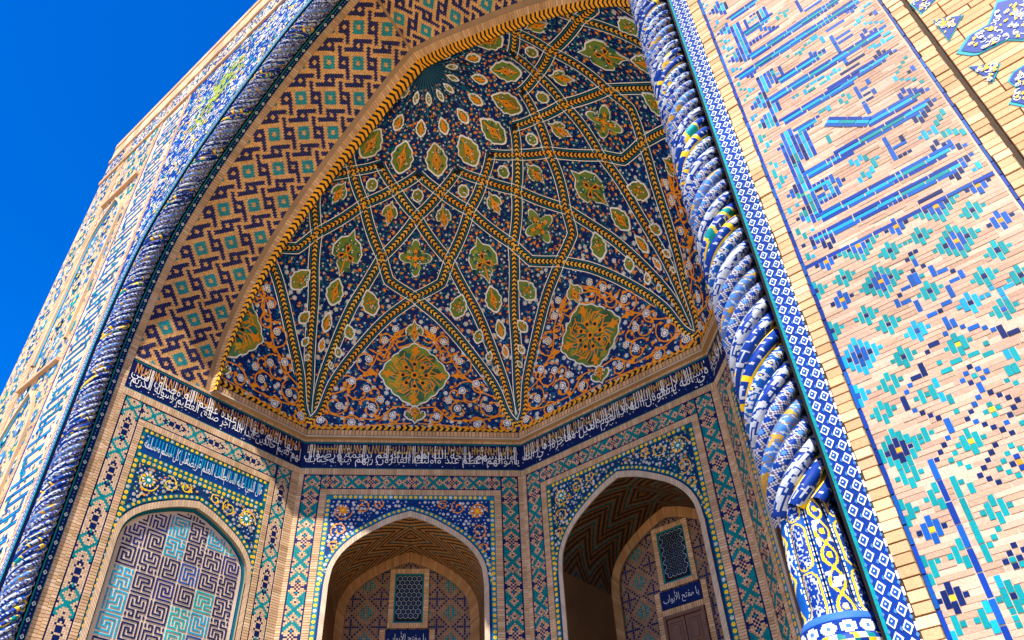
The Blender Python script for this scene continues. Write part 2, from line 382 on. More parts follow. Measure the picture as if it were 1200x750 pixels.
# --- strips that follow the arch on the front: turquoise fillet, diamond strip, dark edge
for side in (-1, 1):
    mb = MB(front_map(side)); v = np.arange(0, STOT - .3, .10); n = len(v)
    mb.rects(.281, .303, v, v + .10, .002, BLK if side > 0 else TURQ * np.array((2, 1.3, 1.3, 1))); mb.rects(.303, .325, v, v + .10, .006, varn(TURQ, n)); mb.rects(.325, .475, v, v + .10, .006, varn(COB, n)); mb.rects(.475, .49, v, v + .10, .004, DARKGAP)
    mb.rects(.475, .489, v + .02, v + .07, .010, WHI)
    for a, off in ((.363, 0), (.437, .5)):
        vv = v + off * .10
        for rx, ry, hh, c in ((.034, .044, .010, WHI), (.022, .029, .014, COB2), (.006, .008, .018, WHI)):
            P = np.stack([np.stack([np.full(n, a) + dx, vv + dy, np.full(n, hh)], 1) for dx, dy in ((rx, 0), (0, ry), (-rx, 0), (0, -ry))], 1); mb.polys(P, c)
    for a, off in ((.327, .5), (.400, .5), (.473, 0)):
        vv = v + off * .10; P = np.stack([np.stack([np.full(n, a) + dx, vv + dy, np.full(n, .010)], 1) for dx, dy in ((.010, 0), (0, .016), (-.010, 0), (0, -.016))], 1); mb.polys(P, LBLUE)
    mb.build('diamond_strip', portal)

# --- glazed-brick panel of the right pier: pieces read off the picture, snapped to the brick module
G = .0362
def px2f(px, py):
    d = [FWD[k] + RIGHT[k] * (px - 600) / 929.98 + DOWN[k] * (py - 375) / 929.98 for k in range(3)]; t = YF / d[1]; return d[0] * t, 1.6 + d[2] * t
GX, GZ = -.439, 4.073
def cell(win, x, y):
    X, Z = px2f(win[0] + x / win[2], win[1] + y / win[2]); return (X - GX) / G, (Z - GZ) / G
CM = dict(t=TURQ, c=CYAN, b=COB2, B=COB, n=NAVY2, y=YEL, o=ORA)
occ = set(); PIECES = []
I0, I1 = -14, 24
def put(i0, i1, j0, j1, c):
    """inclusive cell ranges; trims against what is there"""
    cells = [(i, j) for i in range(i0, i1 + 1) for j in range(j0, j1 + 1) if I0 <= i <= I1]
    fr = [q for q in cells if q not in occ]
    if not fr: return
    if len(fr) < len(cells):
        for q in fr: occ.add(q); PIECES.append((q[0], q[0], q[1], q[1], c))
        return
    occ.update(fr); PIECES.append((max(i0, I0), min(i1, I1), j0, j1, c))
def rd(v): return int(round(v))
def dots(win, s, c, kind='d'):
    for p in s.split():
        x, y = map(float, p.split(',')); i, j = cell(win, x, y)
        if kind == 'd': put(rd(i), rd(i), rd(j), rd(j), c)
        elif kind == 'v': put(rd(i), rd(i), rd(j) - 1, rd(j) + 1, c)
        elif kind == 'w': j0 = rd(j - .5); put(rd(i), rd(i), j0, j0 + 1, c)
        elif kind == 'h': i0 = rd(i - .5); put(i0, i0 + 1, rd(j), rd(j), c)
        elif kind == 'H': put(rd(i) - 1, rd(i) + 1, rd(j), rd(j), c)
def small(win, x, y, c, m, tips=None):
    i, j = cell(win, x, y); i, j = rd(i), rd(j); tips = tips or c
    if m: put(i, i, j, j, m)
    else: occ_center.append((i, j))
    put(i - 1, i - 1, j - 1, j + 1, c); put(i + 1, i + 1, j - 1, j + 1, c); put(i, i, j + 1, j + 2, c); put(i, i, j - 2, j - 1, c)
    put(i - 2, i - 2, j, j, tips); put(i + 2, i + 2, j, j, tips)
occ_center = []
def big(win, x, y, m='o', inn='b', out='t', half=False):
    i, j = cell(win, x, y); i, j = rd(i), rd(j); put(i, i, j, j, m)
    for d in (-1, 1):
        if not (half and d > 0): put(i, i, min(j + d, j + 2 * d), max(j + d, j + 2 * d), inn); put(i, i, min(j + 3 * d, j + 4 * d), max(j + 3 * d, j + 4 * d), out)
        put(i + d, i + d, j - 1, j if half else j + 1, inn); put(i + 2 * d, i + 2 * d, j, j, 'n'); put(i + 3 * d, i + 3 * d, j - 1, j if half else j + 1, out); put(i + 4 * d, i + 4 * d, j, j, out)
        for e in (-1, 1):
            if half and e > 0: continue
            put(i + d, i + d, min(j + 2 * e, j + 3 * e), max(j + 2 * e, j + 3 * e), out); put(i + 2 * d, i + 2 * d, min(j + e, j + 2 * e), max(j + e, j + 2 * e), out)
def run(i0, i1, j, cs, L=6):
    i = i0
    while i <= i1:
        e = min(i + L - 1, i1); put(i, e, j, j, cs[rng.randint(len(cs))]); i = e + 1
def triple(win, s):
    for seg in s.split():
        x1, y1, x2, y2 = map(float, seg.split(',')); a = cell(win, x1, y1); b = cell(win, x2, y2); j = rd((a[1] + b[1]) / 2); i0, i1 = rd(min(a[0], b[0])), rd(max(a[0], b[0]))
        run(i0, i1, j, 'cctc', 5); run(i0 - 1, i1 + 1, j + 1, 'bBB'); run(i0, i1 - 1, j - 1, 'BbB')
def vtriple(win, s):
    for seg in s.split():
        x1, y1, x2, y2 = map(float, seg.split(',')); a = cell(win, x1, y1); b = cell(win, x2, y2); i = rd((a[0] + b[0]) / 2); j0, j1 = sorted((rd(a[1]), rd(b[1])))
        for di, cs in ((0, 'ctc'), (-1, 'bBn'), (1, 'bbB')):
            j = j0
            while j <= j1: put(i + di, i + di, j, min(j + 2, j1), cs[rng.randint(3)]); j += 3
def single(win, s, c):
    for seg in s.split():
        x1, y1, x2, y2 = map(float, seg.split(',')); a = cell(win, x1, y1); b = cell(win, x2, y2)
        if abs(a[0] - b[0]) > abs(a[1] - b[1]):
            j = rd((a[1] + b[1]) / 2); run(rd(min(a[0], b[0])), rd(max(a[0], b[0])), j, c, 5)
        else:
            i = rd((a[0] + b[0]) / 2); j0, j1 = sorted((rd(a[1]), rd(b[1]))); j = j0
            while j <= j1: put(i, i, j, min(j + 3, j1), c[0]); j += 4
def wedge(win, *pts):
    P = np.array([cell(win, *p) for p in pts]); i0, j0 = np.floor(P.min(0)).astype(int); i1, j1 = np.ceil(P.max(0)).astype(int); n = len(P)
    def ins(x, y): 
        r = [(P[(k + 1) % n][0] - P[k][0]) * (y - P[k][1]) - (P[(k + 1) % n][1] - P[k][1]) * (x - P[k][0]) for k in range(n)]; return all(v >= -1e-6 for v in r) or all(v <= 1e-6 for v in r)
    for i in range(i0, i1 + 1):
        js = [j for j in range(j0, j1 + 1) if ins(i, j)]; k = 0
        while k < len(js): e = min(k + 1, len(js) - 1); put(i, i, js[k], js[e], 'bcbtnB'[rng.randint(6)]); k = e + 1

A_ = (930, 250, 7.5); B_ = (1040, 230, 7.5); C_ = (960, 340, 7.5); D_ = (1040, 320, 7.5); E_ = (990, 430, 7.5); F_ = (1040, 410, 7.5)
G_ = (1020, 520, 7.5); H_ = (1060, 500, 8.52); K_ = (1050, 600, 7.98); L_ = (1060, 660, 8.336)
# dividing line, then the flowers below it
_i, _j = cell(A_, 580, 240); LINEJ = rd(_j); run(I0, I1, LINEJ, 'BBb', 5)
for x, y in ((275, 450), (915, 110)): 
    i, j = cell(A_, x, y); i, j = rd(i), LINEJ - 1; put(i, i, j, j, 'o'); put(i - 1, i - 1, j - 1, j, 'b'); put(i + 1, i + 1, j - 1, j, 'b'); put(i, i, j - 2, j - 1, 'b'); put(i - 2, i - 2, j, j, 'n'); put(i + 2, i + 2, j, j, 'n')
i, j = cell((1030, 150, 7.5), 870, 485); i, j = rd(i), LINEJ - 1
put(i, i, j, j, 'o'); put(i - 1, i - 1, j - 1, j, 'b'); put(i + 1, i + 1, j - 1, j, 'b'); put(i, i, j - 2, j - 1, 'b'); put(i - 2, i - 2, j, j, 'n'); put(i + 2, i + 2, j, j, 'n')
big(A_, 585, 285, half=True); big((1030, 150, 7.5), 505, 675, half=True)
big(A_, 745, 605); big(B_, 620, 400); big(C_, 378, 580, m='n', inn='b', out='c'); big(E_, 465, 710, m='o', inn='n')
for W, l in ((A_, '460,550,t,n 875,330,t,n 1130,200,t,n 220,670,t,n'), (B_, '765,110,t,n 980,450,t,n 865,690,t,n 1010,200,b,o 92,258,b,o 1180,690,t,n'),
             (C_, '185,100,b,o 390,220,t,n 625,280,t,n 130,335,t,n 880,340,c,b 760,580,t,n'), (D_, '395,155,t,n 760,260,c,n 1040,305,t,b 630,605,t,y'),
             (E_, '415,150,t,- 140,268,c,b 345,400,t,- 1110,655,t,y'), (G_, '345,300,t,- 1105,580,t,-'), (K_, '330,195,b,y'), (L_, '490,300,n,y 1050,345,t,n')):
    for q in l.split():
        x, y, c, m = q.split(','); small(W, float(x), float(y), c, None if m == '-' else m, 'n' if c in 'bn' else None)
dots(E_, '700,600', 't', 'v'); dots(E_, '650,620 750,580 635,290 730,240', 't'); dots(E_, '680,265 790,220', 't', 'v'); dots(E_, '805,140 860,255', 'c', 'w'); dots(E_, '925,280', 't', 'w')
dots(E_, '705,35 540,325', 'n', 'v'); dots(E_, '650,88', 'n', 'h'); dots(E_, '600,158 555,220 610,392 900,628', 'b'); dots(E_, '695,400 750,425 822,445 872,690 840,745', 'n'); dots(E_, '912,520', 'b', 'v')
dots(F_, '728,133 735,282 897,353 983,378 1060,400 1150,418 725,535 690,600 850,645 928,670 1005,692 1085,717 1115,488 1075,557', 'n')
dots(F_, '800,152 870,175 693,197 840,237 657,258 793,400 760,467 768,622 1043,623', 'b'); dots(F_, '818,318', 'b', 'w'); dots(F_, '908,508', 'y')
dots(F_, '765,217 885,460 968,485 850,535 935,555 605,535 470,102 1050,245 1160,300 1180,630', 't'); dots(F_, '620,85 540,165', 't', 'h'); dots(F_, '1065,20', 'c', 'w'); dots(F_, '1140,50', 't', 'v'); dots(F_, '1130,135 1090,195', 't', 'w')
dots(D_, '235,60 295,295 580,160', 'b', 'v'); dots(D_, '180,125 190,255 397,340 540,270 600,52 768,455', 'b', 'h'); dots(D_, '133,190 482,345 362,685', 'n'); dots(D_, '115,268 527,395 597,410 503,455', 'b', 'w')
dots(D_, '675,445 865,457 935,475 483,537', 'b'); dots(D_, '1030,525', 'n', 'v'); dots(D_, '1135,520 420,610', 'n', 'h'); dots(D_, '770,695 885,690', 't', 'h'); dots(D_, '873,600 318,10', 't'); dots(D_, '915,95 1020,250', 'c', 'v'); dots(D_, '980,170', 'c', 'w'); dots(D_, '1045,122 880,205', 'c', 'h')
dots(B_, '212,487 272,492 188,540 332,595 240,640 583,642', 'n'); dots(B_, '232,520 320,690', 't'); dots(B_, '260,568 660,675', 'b', 'w'); dots(B_, '412,640 230,720', 'b', 'v'); dots(B_, '500,637 600,725', 'b', 'h'); dots(B_, '175,415', 't', 'H')
# lower vertical lines
_i, _ = cell(G_, 640, 430); _i = rd(_i); _, _jt = cell(G_, 540, 170); j = rd(_jt); k = 0
while j > -60: put(_i, _i, j - 3, j, 'B' if k % 3 else 'b'); j -= 4; k += 1
_i2, _j2 = cell(G_, 760, 400); _, ja = cell(G_, 715, 300); _, jb = cell(K_, 840, 430); j = rd(ja)
while j > rd(jb): put(rd(_i2), rd(_i2), max(j - 3, rd(jb)), j, 't'); j -= 4
dots(G_, '648,15 615,82 585,148 1100,5 1060,68 1035,138 1000,213 968,280 1050,305 1130,332', 'n'); dots(G_, '748,85 712,155 782,183 865,208 805,342 1165,135 1140,210', 't'); dots(G_, '895,400', 't', 'w')
dots(H_, '1075,350', 'n'); dots(H_, '1115,275 1180,390', 'B'); dots(H_, '1145,330', 'o'); dots(H_, '1060,170 1150,205 1025,250 985,330 950,410 1045,440 1135,475', 't')
dots(G_, '250,525 305,670 570,405 628,548', 't', 'w'); dots(G_, '330,580 540,500', 't', 'v'); dots(G_, '385,555 487,517', 't')
dots(K_, '228,455 290,615 585,320 650,497', 't', 'w'); dots(K_, '320,510 560,430', 't', 'v'); dots(K_, '377,487 497,447 955,170 920,245 880,325 1080,460 1180,500', 't'); dots(K_, '1093,315 1048,400 1012,482 1105,518 1145,437 1185,350', 'n')
dots(L_, '378,560 455,710 785,450 862,640', 'c', 'w'); dots(L_, '487,640 755,565 1010,390', 't', 'v'); dots(L_, '550,620 685,583', 't'); dots(L_, '900,190', 'c', 'w'); dots(L_, '1060,560', 't', 'v')
# lettering above the line
k1 = (800, 0, 7.5); k2 = (930, 0, 7.5); k3 = (840, 90, 7.5); k4 = (980, 80, 7.5); k5 = (890, 170, 7.5); k6 = (1030, 150, 7.5); k7 = A_
triple(k1, '430,165,650,15 600,500,1200,110 500,670,1200,230 870,705,1160,510 560,275,770,150'); triple(k2, '0,240,400,0 0,370,540,20 0,620,250,480 0,740,790,270')
triple(k3, '470,185,780,20 600,405,1200,20'); triple(k2, '360,750,820,520'); triple(k4, '300,460,700,240 20,740,780,310'); triple(k5, '440,260,830,20 560,640,1200,290 640,745,1200,480')
triple(k6, '0,510,600,200 0,690,690,310'); triple(k7, '220,220,700,-10')
vtriple(k1, '450,220,555,500 690,80,720,150'); vtriple(k3, '395,0,430,110 480,200,530,300 740,490,850,680 610,500,700,740'); vtriple(k5, '260,0,420,400 440,440,520,650')
wedge(k1, (300, 310), (395, 175), (445, 290)); wedge(k1, (405, 550), (470, 430), (560, 440), (590, 540)); wedge(k1, (220, 130), (300, 20), (400, 20), (380, 120))
wedge(k3, (280, 285), (360, 150), (450, 120), (440, 270)); wedge(k3, (350, 450), (430, 310), (520, 300), (540, 440)); wedge(k5, (230, 455), (310, 310), (390, 330), (390, 470)); wedge(k5, (310, 670), (400, 520), (470, 560), (530, 700))
wedge(k1, (680, 720), (760, 590), (840, 640), (830, 740)); single(k1, '590,150,715,60', 'B'); single(k1, '585,185,720,90', 'c'); wedge(k3, (530, 655), (590, 530), (620, 640))
triple(k3, '745,470,880,392'); single(k5, '450,360,590,280 520,525,660,445', 'B'); single(k5, '455,395,600,310 500,490,640,420', 'c'); single(k5, '455,410,480,480 600,330,635,410', 'c'); dots(k5, '535,385', 'n', 'h'); dots(k5, '580,390', 'b', 'w'); dots(k5, '530,450', 'b', 'h')
single(k1, '580,410,850,240 570,395,690,320', 'B'); single(k1, '545,170,575,240 1010,10,1060,90 860,575,890,650', 'B'); single(k1, '1070,80,1200,10', 'b')
single(k2, '290,285,435,190 370,330,490,265 390,370,510,300', 'b'); single(k2, '320,330,400,460', 'b'); single(k2, '480,555,620,480 410,660,570,570', 'n')
single(k4, '165,160,205,260', 'b'); single(k4, '235,300,290,400', 'b'); dots(k4, '280,120 335,210', 'b', 'w'); dots(k4, '240,175', 'b', 'h'); dots(k4, '265,220 285,270', 'n', 'h')
single(k6, '55,90,75,150 90,170,140,280', 'b'); dots(k6, '210,90', 'n', 'w'); single(k6, '140,180,240,130', 'b'); single(k6, '150,275,290,205', 'n'); single(k6, '340,640,510,555', 'n')
dots(k1, '690,255 735,250 770,250', 'b', 'w'); dots(k1, '810,240', 'n'); dots(k1, '545,665 580,655 620,660 640,630', 'B', 'w')
dots(k2, '470,100 520,95 545,55', 'b', 'w'); dots(k2, '565,25', 'b'); dots(k2, '140,490 190,470 235,465', 'b', 'w'); dots(k2, '270,460', 'b'); dots(k2, '610,315 630,280 690,280 730,270', 'B', 'w'); dots(k2, '770,262 680,125 1015,625', 'n')
dots(k2, '730,510 750,465 800,465 850,460', 'n', 'w'); dots(k2, '900,445', 'b'); dots(k2, '715,105 1055,600 445,550', 'b', 'w')
dots(k4, '570,240 600,195 650,190 705,205 770,200', 'B', 'w'); dots(k4, '815,185 870,262', 'b'); dots(k4, '700,450 760,450 790,400 810,350 835,300', 'n', 'w'); dots(k4, '740,410', 'c')
dots(k6, '495,180 520,130 580,140 700,145', 'n', 'w'); dots(k6, '640,150 750,300', 'b', 'v'); dots(k6, '765,135 830,220', 'b'); dots(k6, '640,415 705,425 730,370 785,260', 'n', 'w')
dots(k7, '148,262 250,280 305,290 330,240', 'n', 'w'); dots(k7, '190,262', 'b', 'v'); dots(k7, '100,265', 'n'); dots(k5, '690,330 ', 'b', 'v'); dots(k5, '725,300', 'n'); dots(k5, '625,290 680,400', 'b', 'v')
dots(k2, '660,25 640,60 615,100 590,145 630,200 675,195 725,190 775,185 540,220', 'c'); dots(k2, '575,190 900,690 290,680 355,635 790,355', 'c', 'w'); dots(k2, '110,380 90,400 65,440 45,480 10,480', 't'); dots(k2, '245,360', 'c', 'v'); dots(k2, '170,335 690,410 730,395 830,300 850,340 225,690 170,730', 'c', 'h')
dots(k2, '990,500 965,545 940,590 920,635 960,705 1075,700 1130,705', 't'); dots(k2, '1020,700 325,660 395,615', 'c')
dots(k3, '215,110 250,115 275,170 255,210 425,510 490,560 435,640 720,155', 't'); dots(k3, '200,65 1090,220 1160,175', 't', 'w'); dots(k3, '300,115 325,360 455,580 765,130 980,285', 'c', 'w'); dots(k3, '330,97 350,340 690,180', 'c'); dots(k3, '390,530 970,555', 't', 'v'); dots(k3, '820,80 850,110 900,20 920,60 910,300', 't', 'h'); dots(k3, '1105,165 1145,235 940,295', 't')
dots(k1, '185,30 205,75 245,180 280,245 330,365 385,490 850,105 890,150 935,85 935,485 980,480 1020,480 1045,440 1065,400 1105,380 500,740', 't'); dots(k1, '220,35 400,350 435,415 480,605 515,600', 'c'); dots(k1, '300,190 370,370 365,420 400,440 450,610', 'c', 'w'); dots(k1, '905,105 840,145', 't', 'w'); dots(k1, '1150,340', 'c', 'h')
dots(k5, '60,40 115,155', 't'); dots(k5, '200,150 245,270 315,535 1040,115', 'c'); dots(k5, '160,170 195,355 275,560 805,165 860,170 885,125 980,205 955,255 880,300', 'c', 'w'); dots(k5, '150,250 210,290 1000,145', 't', 'v'); dots(k5, '940,125 905,250', 't', 'w')
dots(k4, '945,380 920,430 895,485 945,565 1005,565 1065,565 1130,565', 't', 'w'); dots(k4, '880,545 800,590', 'c', 'v'); dots(k4, '835,565 745,610', 'c'); dots(k7, '60,160 110,175 145,370', 't', 'w'); dots(k7, '155,165 190,370', 'c'); dots(k6, '890,320', 'c', 'w'); dots(k6, '850,368', 'c')
TRANS = list(PIECES)
# repeat the lettering higher up (above the frame) so that the band goes on
_lo, _hi = LINEJ, max(p[3] for p in PIECES); span = _hi - _lo + 3
for k in (1, 2):
    for (a, b, c_, d, c) in TRANS:
        if c_ > LINEJ: put(a, b, c_ + span * k, d + span * k, c)
# slanted stroke of the lettering
SL = [px2f(k4[0] + x / 7.5, k4[1] + y / 7.5) for x, y in ((-85, 470), (290, 470))]
slant_cells = set()
for t in np.linspace(0, 1, 60):
    sx_, sz_ = SL[0][0] + t * (SL[1][0] - SL[0][0]), SL[0][1] + t * (SL[1][1] - SL[0][1])
    for dj in (-1, 0, 1): slant_cells.add((rd((sx_ - GX) / G), rd((sz_ - GZ) / G) + dj))
JL, JH = rd((0.2 - GZ) / G), rd((24.0 - GZ) / G)

def unit_brick(name, colr, bev):
    m = MB(); m.boxes(-.5, .5, -.5, .5, 0, 1, colr, 0)
    # bevelled unit block, local x = along, y = out (negative), z = up
    m = MB(lambda u, v, h: np.stack([u, -h, v], 1)); m.boxes(-.5, .5, -.5, .5, 0, 1, colr, bev)
    return m
_unit = {}
def brick_obj(name, key, colr, u0, u1, v0, v1, dep, parent, h0=0.0):
    k = (name, key)
    if k not in _unit:
        o = unit_brick(name, colr, .018).build(name, parent, MOSR); _unit[k] = o.data
    else: o = link(name, _unit[k], parent)
    o.location = ((u0 + u1) / 2, YF + .02 - h0, (v0 + v1) / 2); o.scale = (u1 - u0, dep, v1 - v0); return o

# mortar bed of the panel
panel = MB(face_map); panel.rects(-.953, .466, 0, 24, -.003, PANM); pbed = panel.build('lettering_panel', portal)
# glazed pieces: nearest ones as single objects, the rest joined
vis = [p for p in PIECES if 2.6 < GZ + G * p[2] < 11.5]
vis_sorted = sorted(vis, key=lambda p: -((p[1] - p[0] + 1) * (p[3] - p[2] + 1)) / (3 + (GZ + G * p[2]) - 1.6) ** 2)
single_set = set(map(id, vis_sorted[:290]))
rest = MB(face_map); j_ = lambda a=.003: rng.uniform(-a, a)
for p in PIECES:
    u0, u1 = GX + G * (p[0] - .5) + .0014, GX + G * (p[1] + .5) - .0014; v0, v1 = GZ + G * (p[2] - .5) + .0014, GZ + G * (p[3] + .5) - .0014
    dep = .021 + j_(.003)
    if id(p) in single_set: o = brick_obj('glazed_brick', p[4], CM[p[4]], u0 + j_(.0015), u1 + j_(.0015), v0 + j_(.0015), v1 + j_(.0015), dep, pbed)
    else: rest.boxes(u0, u1, v0, v1, -.014, .001 + j_(.003), vary(CM[p[4]], .2), .002)
ro = rest.build('glazed_brickwork', pbed); ro['kind'] = 'stuff'
# slanted stroke as three rows of glazed bars
a0, a1 = np.array(SL[0]), np.array(SL[1]); d_ = (a1 - a0) / np.linalg.norm(a1 - a0); n_ = np.array((-d_[1], d_[0])); L0 = np.linalg.norm(a1 - a0); sb = MB(face_map)
for r_, cs in ((1, 'BbB'), (0, 'ctc'), (-1, 'bBb')):
    t = 0
    while t < L0 - .02:
        e = min(t + rng.uniform(.12, .2), L0); P = [a0 + d_ * (t + .003) + n_ * (r_ - .5) * G * .95, a0 + d_ * (e - .003) + n_ * (r_ - .5) * G * .95, a0 + d_ * (e - .003) + n_ * (r_ + .42) * G * .95, a0 + d_ * (t + .003) + n_ * (r_ + .42) * G * .95]
        sb.poly(P, .005, vary(CM[cs[rng.randint(3)]])); t = e
sb.build('slanted_stroke', pbed)
# plain bricks fill the free cells
plain = []
for j in range(JL, JH):
    i = I0
    while i <= I1:
        if (i, j) in occ or (i, j) in slant_cells: i += 1; continue
        L = rng.randint(3, 8); e = i
        while e + 1 <= I1 and e - i + 1 < L and (e + 1, j) not in occ and (e + 1, j) not in slant_cells: e += 1
        plain.append((i, e, j)); i = e + 1
pv = sorted([p for p in plain if 2.75 < GZ + G * p[2] < 7], key=lambda p: -(p[1] - p[0] + 1) / (3 + (GZ + G * p[2]) - 1.6) ** 2)
pset = set(pv[:285]); rest = MB(face_map)
for p in plain:
    u0, u1 = GX + G * (p[0] - .5) + .001, GX + G * (p[1] + .5) - .001; v0, v1 = GZ + G * (p[2] - .5) + .001, GZ + G * (p[2] + .5) - .001; k = rng.randint(5)
    if p in pset: brick_obj('brick', k, BUFP[k], u0, u1, v0, v1, .019 + j_(.003), pbed)
    else: rest.boxes(u0, u1, v0, v1, -.014, -.001 + j_(.003), vary(BUFP[k]), .0015)
ro = rest.build('brickwork', pbed); ro['kind'] = 'stuff'

# brick borders and glazed fillets on both piers
def border(side, a0, a1, z0, z1, objs=None, step=.0725, dep=.02):
    mb = MB(face_map); zs = np.arange(z0, z1, step)
    x = sorted((X0 + side * a0, X0 + side * a1)); mb.rects(x[0], x[1], z0, z1, -.012, MORTAR * .5)
    for z in zs:
        jj = [j_(.006) for _ in range(3)]
        if objs and objs[0] < z < objs[1]: k = rng.randint(5); brick_obj('border_brick', k, BUFF[k] * np.array((1.12, 1.08, 1.0, 1)), x[0] + .002 + jj[0], x[1] - .002 + jj[1], z + .004, z + step - .004, dep + .012 + jj[2], portal)
        else: mb.boxes(x[0] + .002, x[1] - .002, z + .004, z + step - .004, -.012, .010 + jj[2], buff(), .003)
    mb.build('brick_border', portal)
border(1, 7.66, 7.776, 0, 24, (2.7, 11.2)); border(1, 9.245, 9.36, 0, 24, (4.6, 9.2)); border(-1, 7.66, 7.776, 6, 24); border(-1, 9.245, 9.40, 6, 25.3)
for side in (-1, 1):
    mb = MB(face_map)
    for a0, a1 in ((7.778, 7.806), (9.222, 9.243)):
        z = 0.1
        while z < 24:
            e = z + rng.uniform(.10, .22); x = sorted((X0 + side * a0, X0 + side * a1)); mb.boxes(x[0], x[1], z + .003, e - .003, -.014, .006 + j_(.003), vary(COB if rng.rand() < .7 else COB2, .3), .002); z = e
    mb.build('cobalt_fillet', portal)

# --- outer band of the right pier: groove, brick courses with star tiles
mb = MB(face_map); mb.rects(X0 + 9.36, X0 + 9.40, 0, 25.3, -.017, DARKGAP)
zs = np.arange(0, 25.3, .0725)
for z in zs:
    x = X0 + 9.40; first = True
    while x < X0 + 12.3:
        if z < 3.5 or z > 10.5: e = X0 + 12.3
        else: e = x + (rng.choice((.16, .32)) if first else rng.uniform(.26, .36))
        mb.boxes(x + .002, e - .003, z + .003, z + .0695, -.018, .006 + j_(.004), buff() * np.array((1.1, 1.02, .9, 1)), .003); x = e; first = False
mb.build('outer_brick_band', portal)
def star_tile(pts, seed):
    pts = np.asarray(pts, float); cx, cy = pts.mean(0)
    m = MB(face_map)
    def ring(s): return (pts - (cx, cy)) * s + (cx, cy)
    o, i1, i2 = ring(1.0), ring(.90), ring(.78)
    m.poly(o, .012, TURQ * np.array((1.6, 1.2, 1.2, 1))); m.poly(i1, .016, COB)
    side = np.c_[o, np.full(len(o), .012)]; low = np.c_[o, np.full(len(o), -.01)]; cl = lambda q: np.vstack([q, q[:1]]); m.band(cl(low), cl(side), CYAN)
    r0 = np.abs(pts - (cx, cy)).max(); L = np.vstack([i2, i2[:1]])
    def ins(x, y):
        c = False; n = len(i2)
        for k in range(n):
            (xa, ya), (xb, yb) = i2[k], i2[k - 1]
            if (ya > y) != (yb > y) and x < (xb - xa) * (y - ya) / (yb - ya) + xa: c = not c
        return c
    for _ in range(int(170 * r0 / .2)):
        x, y = cx + rng.uniform(-r0, r0), cy + rng.uniform(-r0, r0)
        if not ins(x, y): continue
        k = rng.rand()
        if k < .4: m.poly(xf(BUD, x, y, rng.uniform(.03, .05), rng.uniform(0, 6.28)), .020 + rng.uniform(0, .003), YEL)
        elif k < .7: flower(m, x, y, .02, .020 + rng.uniform(0, .003), WHI, COB)
        else: m.ribbon(spiral(x, y, .03, rng.uniform(0, 6.28), .6, 1, 9), .006, .019 + rng.uniform(0, .003), WHI)
    m.build('star_tile', portal)
def star8(cx, cy, r, ri, n=8, ph=0): 
    t = np.arange(2 * n) * np.pi / n + ph; rr = np.where(np.arange(2 * n) % 2 == 0, r, ri); return np.stack([cx + rr * np.cos(t), cy + rr * np.sin(t)], 1)
star_tile([(.70, 7.66), (.89, 7.51), (.70, 7.32)], 1); star_tile([(.70, 6.95), (.88, 6.80), (.76, 6.66), (.74, 6.78)], 2)
star_tile([(.69, 7.15), (.82, 7.26), (.97, 7.26), (1.12, 7.45), (1.30, 7.34), (1.42, 7.2), (1.34, 7.0), (1.36, 6.84), (1.2, 6.82), (1.08, 6.89), (1.0, 6.99), (.80, 7.01), (.76, 7.04)], 3)
star_tile([(.84, 6.60), (.9, 6.66), (1.0, 6.67), (1.15, 6.6), (1.2, 6.45), (1.05, 6.3), (.82, 6.29), (.76, 6.39), (.86, 6.48)], 4)
star_tile([(.66, 7.80), (.80, 7.86), (.93, 7.96), (.80, 8.05), (.64, 8.0)], 5)
for k in range(3): star_tile(star8(1.02, 8.35 + k * .9, .26, .17), 6 + k); star_tile(star8(.98, 5.55 - k * .9, .26, .17), 9 + k)

# --- left pier: lettering band, star band, outer band; blue spandrel and cornice
mb = MB(face_map); SH = -17.032; mb.rects(-17.985, -16.567, 0, 24, -.010, BUFF[2] * np.array((1.1, 1.12, 1.15, 1)))
zb = 6.0
while zb < 23.7:
    u = -17.93 + rng.uniform(0, .25); e = -16.62 - rng.uniform(0, .3)
    for dj, c in ((1, COB), (0, CYAN if rng.rand() < .6 else TURQ), (-1, COB)): mb.rects(u, e, zb + (dj - .5) * G, zb + (dj + .45) * G, -.004, vary(c, .25))
    for k in range(rng.randint(2, 6)): x = u + k * G; mb.rects(x, x + G * .9, zb - (k + 1) * G, zb - G * .6, -.002, vary((COB, NAVY2, CYAN)[rng.randint(3)], .2))
    if rng.rand() < .6:
        x = rng.uniform(-17.8, -16.8)
        for dj, c in ((-1, COB), (0, TURQ), (1, COB)): mb.rects(x + (dj - .5) * G, x + (dj + .45) * G, zb, zb + .29, -.001, vary(c, .2))
    for _ in range(9): x, z = rng.uniform(-17.93, -16.65), zb + rng.uniform(.06, .25); mb.rects(x, x + G * rng.choice((1, 1, 3)), z, z + G * rng.choice((1, 2, 3)), .001, vary((TURQ, CYAN, COB2)[rng.randint(3)], .2))
    zb += rng.uniform(.20, .36)
mb.build('far_lettering_panel', portal)
mb = MB(face_map)
for a0, a1 in ((9.45, 11.62), (12.08, XE)):
    for sgn in (-1,): mb.rects(X0 - a1, X0 - a0, 0, 25.3, -.010, BUFF[0])
